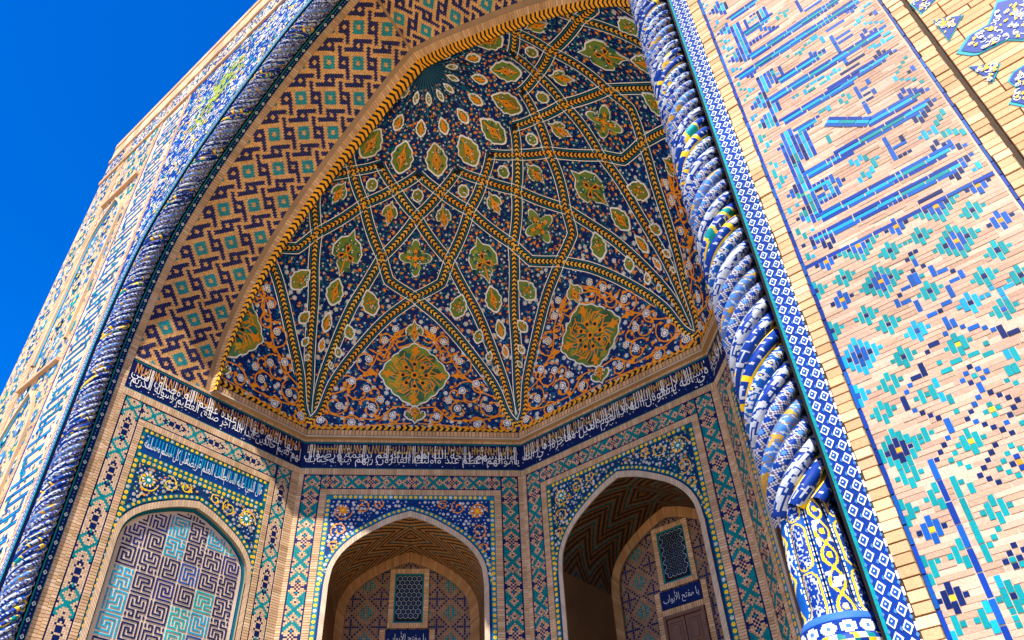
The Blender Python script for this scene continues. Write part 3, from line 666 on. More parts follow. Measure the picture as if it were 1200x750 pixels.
for a0, a1, pit in ((9.5, 11.6, .70), (12.12, 13.26, .57)):
    for jz in range(int(20 / pit)):
        for ix in range(int((a1 - a0) / pit) + 1):
            x = X0 - a0 - (ix + .5 * (jz % 2) + .3) * pit; z = 5.6 + jz * pit
            if x < X0 - a1 + .15 or x > X0 - a0 - .15: continue
            c = (LBLUE, TURQ, COB2, NAVY2)[rng.randint(4)]
            mb.poly(star8(x, z, .27 * pit / .7, .19 * pit / .7), -.004, vary(TURQ, .3)); mb.poly(star8(x, z, .22 * pit / .7, .15 * pit / .7), .0, vary(c, .3)); mb.poly(star8(x, z, .10 * pit / .7, .05, 6), .004, WHI if rng.rand() < .5 else YEL)
    n = int((a1 - a0) * 20 / .018); x = X0 - a0 - rng.rand(n) * (a1 - a0); z = 5.5 + rng.rand(n) * 19.5; w = rng.choice((.036, .036, .072), n); hh = rng.choice((.036, .11, .072), n)
    pal = np.array([LBLUE, NAVY2, TURQ, COB2, CYAN, WHI]); cc = pal[rng.randint(6, size=n)].copy(); cc[:, :3] *= rng.uniform(.7, 1.2, (n, 1)); mb.rects(np.maximum(x, X0 - a1 + .02), np.maximum(x + w, X0 - a1 + .05), z, z + hh, .002 + rng.uniform(0, .003, n), cc)
mb.build('star_mosaic', portal)
border(-1, 11.65, 12.05, 6, 25.3, dep=.03)
mb = MB(face_map)                                   # raised mouldings and blind arches of the star band
for z0 in (6.6, 14.2, 21.5):
    mb.boxes(X0 - 11.6, X0 - 9.5, z0, z0 + .10, -.012, .10, buff(), .004)
for z0 in (0.2, 7.6, 15.0):
    aw = .92; ar, _ = curve([(aw, 0), (aw, 4.2), (aw * .93, 4.9), (aw * .6, 5.6), (0, 6.2)], 40); xc = X0 - 10.55
    for sg in (-1, 1):
        a = np.c_[xc + sg * ar[:, 0], ar[:, 1] + z0]; b = np.c_[xc + sg * (ar[:, 0] * .9), ar[:, 1] * .985 + z0]
        h1 = np.full(len(a), .07); A3, B3 = np.c_[a, h1], np.c_[b, h1]; A0, B0 = np.c_[a, h1 * 0 - .01], np.c_[b, h1 * 0 - .01]
        mb.band(A3, B3, BUFF[2]); mb.band(A0, A3, BUFF[1]); mb.band(B0, B3, BUFF[1])
        mb.band(np.c_[b, h1 * 0 + .012], np.c_[np.c_[xc + sg * (ar[:, 0] * .8), ar[:, 1] * .97 + z0], h1 * 0 + .012], CYAN)
mb.build('blind_arch_moulding', portal)
mb = MB(face_map)
for z0, z1, h in ((24.05, 24.20, .05), (25.25, 25.40, .05), (25.4, ZT - .12, .02), (ZT - .12, ZT + .15, .05)):
    xs = np.arange(X0 - XE - 0, X0 + XE, .45); mb.boxes(xs, xs + .445, z0, z1, -.015, h, buffn(len(xs)), .006)
xs = X0 - XE + rng.rand(1600) * 14; zz = 24.25 + rng.rand(1600) * .95; pal = np.array([LBLUE, NAVY2, TURQ, WHI, COB2]); mb.rects(xs, xs + .07, zz, zz + .06, .004 + rng.rand(1600) * .003, pal[rng.randint(5, size=1600)])
mb.rects(X0 - XE, X0 + XE, 24.2, 25.25, -.002, BUFF[2]); mb.build('cornice', portal)
OB2 = offs(FA, .49)
for side in (-1, 1):
    mb = MB(face_map); k = np.where(OB2[:, 0] < 7.66)[0][0]; A = OB2[k:]; lo = np.c_[X0 + side * A[:, 0], A[:, 1], np.full(len(A), -.010)]; hi = lo.copy(); hi[:, 1] = 24.05; mb.band(lo, hi, COB)
    if side < 0:
        zarch = lambda a: np.interp(a, OB2[::-1, 0], OB2[::-1, 1])
        ins = lambda x, z: (X0 - x) > 0.05 and (X0 - x) < 7.58 and z > zarch(X0 - x) + .12 and z < 23.95
        fill_flora(mb, ins, (X0 - 7.6, X0, 14, 24), -.004, .24, 1.0, LBLUE, .3, 1.1)
        for _ in range(1500):
            x, z = X0 - rng.rand() * 7.5, 14.5 + rng.rand() * 9.4
            if not ins(x, z): continue
            kk = rng.rand()
            if kk < .5: mb.ribbon(spiral(x, z, rng.uniform(.08, .2), rng.uniform(0, 6.28), .6, rng.choice((-1, 1)), 9), .028, .004 + rng.rand() * .003, WHI if rng.rand() < .75 else CYAN)
            else: mb.poly(xf(ACAN, x, z, rng.uniform(.12, .25), rng.uniform(0, 6.28)), .004 + rng.rand() * .003, (YEL, WHI, TURQ, YEL)[rng.randint(4)])
        yg = col(.26, .34, .03, 1)
        for _ in range(160):
            t = rng.rand(); x, z = -14.75 + 1.2 * t + rng.normal(0, .30), 21.35 + 1.25 * t + rng.normal(0, .38)
            if ins(x, z): mb.poly(xf(LEAF, x, z, rng.uniform(.08, .18), rng.uniform(0, 6.28)), .008 + rng.rand() * .003, vary(yg, .4))
        ar = A[:, :]; mb.ribbon(np.c_[X0 - ar[:, 0], ar[:, 1] + .05], .07, .006, TURQ)
    mb.build('spandrel_mosaic', portal)

# ------------------------------------------------------------------ rope columns
def vnoise(x, y, seed=0):
    xi = np.floor(x).astype(int); yi = np.floor(y).astype(int); fx = x - xi; fy = y - yi; fx = fx * fx * (3 - 2 * fx); fy = fy * fy * (3 - 2 * fy)
    def hsh(a, b): return (np.sin(a * 127.1 + b * 311.7 + seed * 74.7) * 43758.5453) % 1.0
    return (hsh(xi, yi) * (1 - fx) + hsh(xi + 1, yi) * fx) * (1 - fy) + (hsh(xi, yi + 1) * (1 - fx) + hsh(xi + 1, yi + 1) * fx) * fy
RW = col(.38, .42, .47, 1)
def paint_strand(st, s, p):
    """colours along a glazed strand; s metres along, p -1..1 across the visible back"""
    n = len(s); out = np.tile(COB, (n, 1)); q = s / .13
    def setc(m, c): out[m] = c
    def trace(fx, fy, seed, w=.055): return np.abs(vnoise(q * fx, p * fy, seed) - .5) < w
    tri = np.abs((q * 1.5 % 2) - 1) * 2 - 1; e = np.abs(p)
    if st == 0:        # cobalt cartouches with white dots between yellow lines
        d = np.hypot((q * 2.2 % 1 - .5) / 2.2, p * .5 - .15 * np.sin(q * 3)); setc(d < .09, RW); k = (q % 5.5); setc((e < .62) & (np.abs(k - .9) > .55) & (k < 1.8), YEL); setc((e < .30) & (np.abs(k - .9) < .35), RW)
        setc((e > .56) & (e < .72), YEL)
    elif st == 1:      # yellow and turquoise leaves on blue
        v = vnoise(q * 1.0, p * 1.5, 3); setc(v > .56, YEL); setc(v > .70, TURQ); setc(np.abs(v - .56) < .025, RW); setc(trace(2.0, 2.6, 5, .04) & (v < .5), RW)
    elif st == 2:      # light blue with white flowers
        out[:] = COB2; c = np.hypot(((q * 1.25) % 1 - .5) / 1.25, p * .5); a = np.cos(6 * np.arctan2(p * .5, (q * 1.25 % 1 - .5))); setc(c < .26 + .06 * a, RW); setc(c < .12, COB); setc(c < .05, YEL); setc(trace(1.6, 2.2, 7, .05) & (c > .34), RW); setc((vnoise(q * 1.4, p * 2, 9) > .72) & (c > .34), YEL)
    elif st == 3:      # white script on blue inside a white line
        out[:] = RW; setc(trace(3.0, 3.4, 11, .13), COB); setc((e > .44) & (e < .52), COB); setc((e > .60) & (e < .66), YEL)
    elif st == 4:      # strapwork stars
        setc((np.abs(tri * .62 - p) < .20) | (np.abs(-tri * .62 - p) < .20), RW); setc((np.abs(tri * .62 - p) < .07) | (np.abs(-tri * .62 - p) < .07), PUR); setc(np.hypot((q * 1.5 % 2) - 1, p) < .20, LBLUE); setc((e > .64) & (e < .72), RW)
    else:              # strapwork with ochre
        out[:] = LBLUE * np.array((.7, .8, .9, 1)); a = np.abs(((q * 1.3 + .5) % 1.4) - .7) * 2.2 - .7; setc(np.abs(a - p) < .15, RW); setc(np.abs(a + p) < .12, col(.22, .13, .08, 1)); setc(vnoise(q * 2, p * 2.5, 13) > .74, OCH); setc((e > .64) & (e < .72), RW)
    setc(e > .70, TEAL); setc(e > .86, BLK)
    out[:, :3] *= (.82 + .32 * vnoise(s * 31, p * 7, 23))[:, None]
    return out
STY = [1, 0, 2, 3, 4, 5, 4, 3]
RY = 5.19
def rope(side, s0, s1, ds, nr, label, handed, sfine=None, dsf=.008, nrf=16):
    th = thing('twisted_column', label, 'column', 'rope columns flanking the arch')
    NST, PITCH, RC, RT = 8, 1.36, .155, .084
    slope = PITCH / (2 * np.pi * RC)
    def frame(s):
        a, z, na, nz = path_at(s); n = len(s); Pc = np.stack([X0 + side * a, np.full(n, RY), z], 1); e2 = np.stack([side * na, np.zeros(n), nz], 1); e1 = np.tile((0, -1.0, 0), (n, 1)); tg = np.cross(e1, e2); tg /= np.linalg.norm(tg, axis=1, keepdims=True)
        tg *= np.sign((np.gradient(Pc, axis=0) * tg).sum(1, keepdims=True)); return Pc, e1, e2, tg
    spans = [(s0, s1, ds, nr)] if sfine is None else [(s0, sfine, dsf, nrf), (sfine, s1, ds, nr)]
    for k in range(NST):
        mbk = MB()
        for (q0, q1, d_s, n_r) in spans:
            s = np.linspace(q0, q1, int((q1 - q0) / d_s) + 1); Pc, e1, e2, tg = frame(s)
            ph = 2 * np.pi * k / NST + handed * 2 * np.pi * s / PITCH
            rad = np.cos(ph)[:, None] * e1 + np.sin(ph)[:, None] * e2; tan = (-np.sin(ph)[:, None] * e1 + np.cos(ph)[:, None] * e2) * handed
            d = tan + slope * tg; d /= np.linalg.norm(d, axis=1, keepdims=True); bn = np.cross(d, rad); ctr = Pc + RC * rad
            w = np.linspace(-1.75, 1.75, n_r + 1)
            ring_ = ctr[:, None] + RT * (np.cos(w)[None, :, None] * rad[:, None] * 1.05 + np.sin(w)[None, :, None] * bn[:, None] * .72)
            Q = np.stack([ring_[:-1, :-1], ring_[1:, :-1], ring_[1:, 1:], ring_[:-1, 1:]], 2).reshape(-1, 4, 3)
            sl = ((s[:-1] + s[1:]) / 2 * math.hypot(1, 1 / slope))[:, None] + np.zeros(n_r)[None]; pc = np.broadcast_to(((w[:-1] + w[1:]) / 3.5)[None], sl.shape)
            mbk.polys(Q, paint_strand(STY[k], sl.ravel() + k * 1.7, pc.ravel()))
        mbk.build('strand', th)
    s = np.arange(s0, s1, .1); Pc, e1, e2, tg = frame(s)
    core = MB(); t = np.linspace(0, 2 * np.pi, 13); rr = Pc[:, None] + .165 * (np.cos(t)[None, :, None] * e1[:, None] + np.sin(t)[None, :, None] * e2[:, None])
    core.polys(np.stack([rr[:-1, :-1], rr[1:, :-1], rr[1:, 1:], rr[:-1, 1:]], 2).reshape(-1, 4, 3), TEAL * .5); core.build('core', th)
    return th
def lathe(name, parent, cx, cy, prof, colf, nf=96, flute=None):
    P = np.asarray(prof, float); t = np.linspace(0, 2 * np.pi, nf + 1); rr = np.repeat(P[:, :1], nf + 1, 1)
    if flute is not None: rr = flute(rr, t[None], P[:, 1:2])
    V = np.stack([cx + rr * np.cos(t)[None], cy + rr * np.sin(t)[None], np.repeat(P[:, 1:2], nf + 1, 1)], 2)
    m = MB(); Q = np.stack([V[:-1, :-1], V[:-1, 1:], V[1:, 1:], V[1:, :-1]], 2).reshape(-1, 4, 3)
    tt = np.broadcast_to((t[:-1] + t[1:])[None] / 2, (len(P) - 1, nf)).ravel(); zz = np.repeat((P[:-1, 1] + P[1:, 1]) / 2, nf); m.polys(Q, colf(tt, zz)); return m.build(name, parent)
def vase(th, side):
    cx = X0 + side * HW; nz_ = 84
    z = np.linspace(3.29, 4.15, nz_); f = (z - 3.29) / .86; r = .215 + .02 * np.sin(f * np.pi) - .03 * f + .045 * np.exp(-((f) / .06) ** 2)
    def flute(rr, t, zz):
        k = np.clip((zz - 3.34) / .08, 0, 1) * np.clip((4.17 - zz) / .05, 0, 1); lob = np.abs(np.cos(4 * (t + .2))); return rr * (1 - .20 * k * (1 - lob ** .6))
    def paint(t, z):
        n = len(t); out = np.tile(COB2, (n, 1)); u = ((t + .2) / (2 * np.pi) * 8 - .5 + 8); lob = np.floor(u).astype(int) % 4; p = (u % 1) * 2 - 1; q = (z - 3.29) / .1
        v = vnoise(q * 2.3, p * 2.2 + lob * 9, 31)
        for L in range(4):
            m = lob == L
            if L == 0: out[m & (v > .58)] = WHI; out[m & (v > .76)] = COB; out[m & (np.abs(p - .45 * np.sin(q * 2.4)) < .13)] = YEL
            elif L in (1, 3):
                out[m] = COB; o = np.hypot(np.maximum(np.abs((q % 3.4) - 1.7) - 1.1, 0) / .5, p / .66); vv = vnoise(q * 5, p * 5, 33); out[m & (o < .85) & (np.abs(vv - .5) < .10)] = RW; out[m & (o > .86) & (o < 1.1)] = YEL; out[m & (o >= 1.1)] = COB2
            else:
                out[m] = COB; a = .55 * np.sin(q * 1.9); out[m & ((np.abs(p - a) < .13) | (np.abs(p + a) < .13))] = YEL; out[m & (np.hypot(((q * 1.9 / np.pi) % 1 - .5) * 1.65, p) < .22)] = YEL; out[m & (v > .8)] = WHI
        ed = np.abs(p) > .76; out[ed] = COB2; out[ed & (np.hypot((q * 2.6 % 1) - .5, (np.abs(p) - .88) * 4) < .30)] = WHI
        out[np.abs(p) > .93] = NAVY; out[z < 3.345] = LBLUE * np.array((.5, .6, .8, 1)); return out
    lathe('fluted_vase', th, cx, RY, np.stack([r, z], 1), paint, 192, flute)
    lathe('shoulder', th, cx, RY, [(.20, 4.11), (.205, 4.15), (.18, 4.21), (.10, 4.25)], lambda t, z: np.tile(COB, (len(t), 1)), 32)
    def band(t, z):
        u = (t * 14 / (2 * np.pi)) % 1 - .5; out = np.tile(COB, (len(t), 1)); o = np.hypot(u * 1.5, (z - 3.245) / .055); out[o < .62] = WHI; out[o < .2] = LBLUE; return out
    lathe('dotted_collar', th, cx, RY, [(.262, 3.20 + .09 * k / 8) for k in range(9)] + [(.235, 3.292)], band, 160)
    tor = MB(); t = np.linspace(0, 2 * np.pi, 121); w = np.linspace(0, 2 * np.pi, 11); cr = .262 + .045 * np.cos(w)[None]; V = np.stack([cx + cr * np.cos(t)[:, None], RY + cr * np.sin(t)[:, None], 3.158 + .045 * np.sin(w)[None] + 0 * t[:, None]], 2)
    Q = np.stack([V[:-1, :-1], V[1:, :-1], V[1:, 1:], V[:-1, 1:]], 2).reshape(-1, 4, 3); ids = (np.floor((np.arange(120)[:, None] / 120 * 44 + np.arange(10)[None] / 10 * 2.2)) % 4).astype(int).ravel()
    tor.polys(Q, np.array([YEL, WHI, TURQ * np.array((1, .7, .7, 1)), COB])[ids]); tor.build('twisted_ring', th)
    lathe('base_drum', th, cx, RY, [(.23, 0), (.23, 1.2), (.27, 1.3), (.23, 1.4), (.23, 2.98), (.25, 3.08), (.25, 3.12)], lambda t, z: np.where((np.floor(t * 4) + np.floor(z * 6))[:, None] % 2 < 1, TURQ[None], COB[None]), 32)
RMAX = STOT - .02
rr_ = rope(1, 4.08, RMAX, .05, 6, 'thick rope column with blue, yellow and white glazed twists rising from a fluted vase', 1, 12.2)
vase(rr_, 1)
rl_ = rope(-1, 4.08, RMAX, .022, 9, 'rope column beside the lettered left pier, its dark twists curving over the arch', -1)
vase(rl_, -1)
# split the fine sampling where it is never close to the picture: nothing to do, the strands taper under the apex

# ------------------------------------------------------------------ main arch soffit: brick with blue pinwheels
soffit = thing('arch_soffit', 'deep brick arch soffit patterned with navy pinwheels and turquoise squares', 'arch')
LM = (FL + GL) / 2
def soffit_map(side):
    def f(u, v, h):      # u 0..1 front to rear, v 0..1 along
        i = v * 240; fa = np.stack([np.interp(i, np.arange(241), FA[:, k]) for k in (0, 1)], 1); ga = np.stack([np.interp(i, np.arange(241), GA[:, k]) for k in (0, 1)], 1)
        yr = 7.86 - .05 * (ga[:, 1] - ZS); hw = fa[:, 0] * (1 - u) + ga[:, 0] * u; z = fa[:, 1] * (1 - u) + ga[:, 1] * u; y = 5.80 * (1 - u) + yr * u
        n = np.interp(i, np.arange(241), PN[NS:, 0]), np.interp(i, np.arange(241), PN[NS:, 1]); return np.stack([X0 + side * (hw - h * n[0]), y, z - h * n[1]], 1)
    return f
def pinwheel(x, y):
    """0 brick, 1 turquoise, 2 navy in lattice units of 16"""
    X = (x + 8) % 16 - 8; Y = (y + 8) % 16 - 8
    ring = lambda a, b: (np.abs(a) < 3) & (np.abs(b) < 3) & ~((np.abs(a) < 1) & (np.abs(b) < 1))
    out = np.zeros(x.shape, int); out[ring(X, Y)] = 1
    a = np.where(X > 0, X - 8, X + 8); n1 = ring(a, Y) | ((a >= -3) & (a < -1) & (Y >= 3) & (Y < 7.6)) | ((a > 1) & (a <= 3) & (Y <= -3) & (Y > -7.6))
    b = np.where(Y > 0, Y - 8, Y + 8); n2 = ring(X, b) | ((b >= -3) & (b < -1) & (X <= -3) & (X > -7.6)) | ((b > 1) & (b <= 3) & (X >= 3) & (X < 7.6))
    out[n1 | n2] = 2; return out
for side in (-1, 1):
    f = soffit_map(side); mb = MB(f); D = 2.04
    v = np.linspace(0, 1, 97); A = np.c_[np.zeros(97), v, np.zeros(97)]; B = np.c_[np.ones(97), v, np.zeros(97)]; mb.band(A, B, BUFF[1] * np.array((.62, .58, .52, 1)))
    cu, cv = .050, .026; nu = int((D - .16) / cu); nv = int((LM - .05) / cv); iu, iv = np.meshgrid(np.arange(nu), np.arange(nv)); iu = iu.ravel(); iv = iv.ravel()
    uu = .01 + (iu + .5 * (iv % 2) * 0 + .5) * cu; vv = (iv + .5) * cv; sgn = -side
    du, dv = uu - .45, vv - 3.45; k = 16 / .845; px_ = (du + dv) / math.sqrt(2) * k; py_ = (dv - du) / math.sqrt(2) * k
    cls = pinwheel(px_, py_); cc = buffn(len(uu), .16) * np.array((1.22, .98, .58, 1)); m1 = cls == 1; m2 = cls == 2; cc[m1] = varn(TURQ, m1.sum(), .25); cc[m2] = varn(NAVY2, m2.sum(), .35)
    hh = np.where(cls > 0, .012, .007) + rng.uniform(-.002, .002, len(uu)); sh = .010       # slightly raked pieces give the toothed edges
    a0, a1, b0, b1 = (uu - cu / 2 + .002) / D, (uu + cu / 2 - .002) / D, (vv - cv / 2 + .0015) / LM, (vv + cv / 2 - .0015) / LM; s_ = sh / LM
    mb.polys(np.stack([np.stack([a0, b0 - s_, hh], 1), np.stack([a1, b0 + s_, hh], 1), np.stack([a1, b1 + s_, hh], 1), np.stack([a0, b1 - s_, hh], 1)], 1), cc)
    mb.build('pinwheel_brickwork', soffit)
    # front strips on the reveal: blue with white squares, then a brick edge
    fr = reveal_map(side); mb = MB(fr); v = np.arange(0, STOT - .02, .0725); n = len(v)
    mb.rects(5.47, 5.62, v, v + .0725, .001, NAVY2); mb.rects(5.47, 5.495, v, v + .0725, .008, TURQ); mb.rects(5.61, 5.62, v, v + .0725, .005, TURQ * .7); mb.boxes(5.622, 5.80, v + .003, v + .0695, -.005, .014, buffn(n), .003); mb.rects(5.62, 5.802, v, v + .0725, .0, DARKGAP * 2)
    v = np.arange(.1, STOT - .1, .30); n = len(v)
    for rx, hh, c in ((.040, .006, WHI), (.022, .010, TURQ)):
        mb.polys(np.stack([np.stack([np.full(n, 5.552) + dx, v + dy, np.full(n, hh)], 1) for dx, dy in ((rx, 0), (0, rx * 1.25), (-rx, 0), (0, -rx * 1.25))], 1), c)
    for o in (.11, .19):
        mb.polys(np.stack([np.stack([np.full(n, 5.552) + dx, v + o + dy, np.full(n, .006)], 1) for dx, dy in ((.016, 0), (0, .022), (-.016, 0), (0, -.022))], 1), LBLUE * np.array((1.6, 1.4, 1.1, 1)))
    mb.build('reveal_strip', soffit)

# ------------------------------------------------------------------ half dome
dome = thing('half_dome', 'half dome of net-like ribs over navy mosaic with green medallions', 'dome')
_ps = np.array([0, .075, .146, .28, .493, .66, .772, .862, .956, 1.0]); _ph = np.array([1, .99, .973, .932, .792, .607, .439, .286, .115, 0])
ZA = 1.605; R0 = .592 * 12
ZTAB = np.linspace(1.0, ZA, 700); RTAB = R0 * pchip(_ps, _ph, (ZTAB - 1) / (ZA - 1)); MTAB = np.r_[0, np.cumsum(np.hypot(np.diff(RTAB), np.diff(ZTAB) * 12))]
def m_of(zeta): return np.interp(zeta, ZTAB, MTAB)
def warp(z): return 1 + .09 * np.clip((z - 1.05) / .4, 0, 1)
def dmap(u, v, h):
    z = np.interp(v, MTAB, ZTAB); r = np.interp(v, MTAB, RTAB); a = np.radians(112.5 + (u - 112.5) * warp(z))
    s = (z - 1) / (ZA - 1); aa = (a + np.pi / 8) % (np.pi / 4) - np.pi / 8; mm = np.clip(s * 1.6, 0, 1); mm = mm * mm * (3 - 2 * mm); k = (1 - mm) / np.cos(aa) + mm
    dr = np.interp(v + .05, MTAB, RTAB) - np.interp(v - .05, MTAB, RTAB); dz = (np.interp(v + .05, MTAB, ZTAB) - np.interp(v - .05, MTAB, ZTAB)) * 12; L = np.maximum(np.hypot(dr, dz), 1e-6)
    rr = r * k - h * dz / L; zz = z * 12 + 1.6 + h * dr / L
    return np.stack([X0 + rr * np.cos(a), YC + rr * np.sin(a), zz], 1)
KEEP = lambda V: V[:, 1] > YC - .03
class DMB(MB):
    def __init__(s): MB.__init__(s, dmap); s.a = 0; s.m = 0
    def at(s, a, m): s.a = a; s.m = m; return s
    def polys(s, P, c):
        P = np.asarray(P, float).copy(); m = s.m + P[..., 1]; z = np.interp(m, MTAB, ZTAB); r = np.maximum(np.interp(m, MTAB, RTAB), .05) * warp(z)
        P[..., 0] = s.a - np.degrees(P[..., 0] / r); P[..., 1] = m; MB.polys(s, P, c)
mb = MB(dmap); aa, mm_ = np.meshgrid(np.linspace(0, 180, 181), np.linspace(0, MTAB[-1], 90)); aa = 112.5 + (np.clip(aa, 0, 180) - 112.5) / warp(np.interp(mm_, MTAB, ZTAB)); Pg = np.stack([aa, mm_, 0 * aa], 2)
Q = np.stack([Pg[:-1, :-1], Pg[:-1, 1:], Pg[1:, 1:], Pg[1:, :-1]], 2).reshape(-1, 4, 3); mb.polys(Q, varn(col(.003, .016, .105, 1), len(Q), .15))
mb.build('shell', dome, keep=lambda V: V[:, 1] > YC - .05)
# fine planting over the whole shell
fl = DMB(); M6 = m_of(1.493)
m = .25
while m < MTAB[-1] - .5:
    z = np.interp(m, MTAB, ZTAB); r = np.interp(m, MTAB, RTAB); sp = .19 if m < m_of(1.30) else .165 if m < M6 else .14; n = int(np.pi * r / sp)
    for i in range(n):
        a = (i + .5 * rng.rand() + .25) * 180 / n; fl.at(112.5 + (a - 112.5) / warp(z), m + rng.uniform(-.3, .3) * sp); k = rng.rand()
        curl(fl, rng.uniform(-.3, .3) * sp, rng.uniform(-.3, .3) * sp, sp * .40, .006, col(.006, .12, .26, 1) if m < m_of(1.3) else TEAL); curl(fl, rng.uniform(-.5, .5) * sp, rng.uniform(-.5, .5) * sp, sp * .34, .006, (COB2, TEAL, ORA * np.array((.8, .8, .8, 1)))[rng.randint(3)])
        if m < m_of(1.32) and k < .20: flower(fl, 0, 0, sp * .34, .012, n=rng.choice((5, 6, 8)))
        elif k < .26: trefoil(fl, 0, 0, sp * .24, .012)
        elif k < .50: ringdot(fl, 0, 0, sp * .15, .012)
        elif k < (.84 if m > m_of(1.32) else .74): fl.poly(xf(ACAN, 0, 0, sp * rng.uniform(.6, .95), rng.uniform(0, 6.28)), .010, ORA)
        elif k < .88: fl.poly(xf(BUD, 0, 0, sp * .34, rng.uniform(0, 6.28)), .012, WHI)
    m += sp * .87
fo = fl.build('floral_ground', dome, keep=KEEP); fo['kind'] = 'stuff'

# ribs
def ribpath(nodes, n=40, smooth=False):
    P = np.array([(a, m_of(z)) for a, z in nodes], float)
    if smooth:
        c = np.r_[0, np.cumsum(np.hypot(np.diff(P[:, 0]) * .08, np.diff(P[:, 1])))]; t = np.linspace(0, c[-1], n); return np.stack([pchip(c, P[:, 0], t), pchip(c, P[:, 1], t)], 1)
    out = []
    for p, q in zip(P[:-1], P[1:]): out.append(p + (q - p) * np.linspace(0, 1, 14, endpoint=False)[:, None])
    return np.vstack(out + [P[-1:]])
rib_i = [0]
def rib(path, sc_=1.0):
    Z0 = np.zeros(len(path)); P = dmap(path[:, 0], path[:, 1], Z0); N = dmap(path[:, 0], path[:, 1], Z0 + 1) - P; T = np.gradient(P, axis=0); T /= np.linalg.norm(T, axis=1, keepdims=True); Sd = np.cross(T, N); Sd /= np.linalg.norm(Sd, axis=1, keepdims=True)
    l = np.r_[0, np.cumsum(np.linalg.norm(np.diff(P, axis=0), axis=1))]; h0 = .020 + .0012 * (rib_i[0] % 9); rib_i[0] += 1
    if P[:, 1].max() < YC: return
    E = lambda A, s: np.stack([np.interp(s, l, A[:, k]) for k in range(3)], 1)
    mb = MB()
    sc_ *= .86
    def lane(o0, o1, h, c): mb.band(P + Sd * o0 * sc_ + N * h, P + Sd * o1 * sc_ + N * h, c)
    lane(-.193, .193, h0, NAVY); 
    for g in (-1, 1): lane(g * .100, g * .128, h0 + .004, TEAL * .8); lane(g * .166, g * .193, h0 + .005, WHI)
    lane(-.082, .082, h0 + .004, BLK)
    st = .125; s = np.arange(0, max(l[-1] - .04, .01), st); w = .070 * sc_
    for g in (-1, 1):
        f = lambda ss, o: E(P, np.clip(ss, 0, l[-1])) + E(Sd, ss) * o * g + E(N, ss) * (h0 + .010)
        mb.polys(np.stack([f(s, 0), f(s - .05, w), f(s - .05 + st * .5, w), f(s + st * .5, 0)], 1), varn(col(.74, .32, .03, 1) if rng.rand() < .6 else col(.72, .42, .06, 1), len(s), .2))
    mb.build('rib', dome, keep=KEEP)
LUN = [(22.2, 1.035), (20.5, 1.06), (18.7, 1.123), (14.7, 1.195), (7.4, 1.274), (0, 1.317)]
SEC = [(22.35, 1.035), (21.5, 1.06), (21.1, 1.115), (19.6, 1.199), (17.2, 1.282), (14.4, 1.33), (11.2, 1.376)]
for c in (0, 45, 90, 135, 180):
    for g in (-1, 1):
        f = lambda L: [(c + g * a, z) for a, z in L]
        rib(ribpath(f(LUN), 60, True)); rib(ribpath(f(SEC), 60, True))
        rib(ribpath(f([(0, 1.317), (8.0, 1.341), (11.2, 1.376)]))); rib(ribpath(f([(11.2, 1.376), (0, 1.440)]))); rib(ribpath(f([(11.2, 1.376), (22.5, 1.442)])))
        rib(ribpath(f([(0, 1.440), (11.25, 1.472)]))); rib(ribpath(f([(22.5, 1.442), (11.25, 1.472)]))); rib(ribpath(f([(11.25, 1.472), (0, 1.494)])), .9); rib(ribpath(f([(11.25, 1.472), (22.5, 1.494)])), .9)

# medallions
T_ = np.linspace(0, 2 * np.pi, 72, endpoint=False)
def quatre(p=1.35, nl=16, d=.07):
    r = 1 / (np.abs(np.cos(T_)) ** p + np.abs(np.sin(T_)) ** p) ** (1 / p); r *= 1 - d * (1 - np.abs(np.cos(nl * T_ / 2)) ** .7); return np.stack([r * np.cos(T_), r * np.sin(T_)], 1)
CROSSM = np.stack([(.70 + .30 * np.cos(4 * T_) * np.abs(np.cos(4 * T_)) ** .2) * np.cos(T_), (.70 + .30 * np.cos(4 * T_) * np.abs(np.cos(4 * T_)) ** .2) * np.sin(T_)], 1)
PALM = np.array([(0, .56), (.10, .38), (.30, .30), (.44, .08), (.40, -.12), (.26, -.14), (.22, -.02), (.16, -.10), (.20, -.26), (.08, -.36), (0, -.50), (-.08, -.36), (-.20, -.26), (-.16, -.10), (-.22, -.02), (-.26, -.14), (-.40, -.12), (-.44, .08), (-.30, .30), (-.10, .38)])
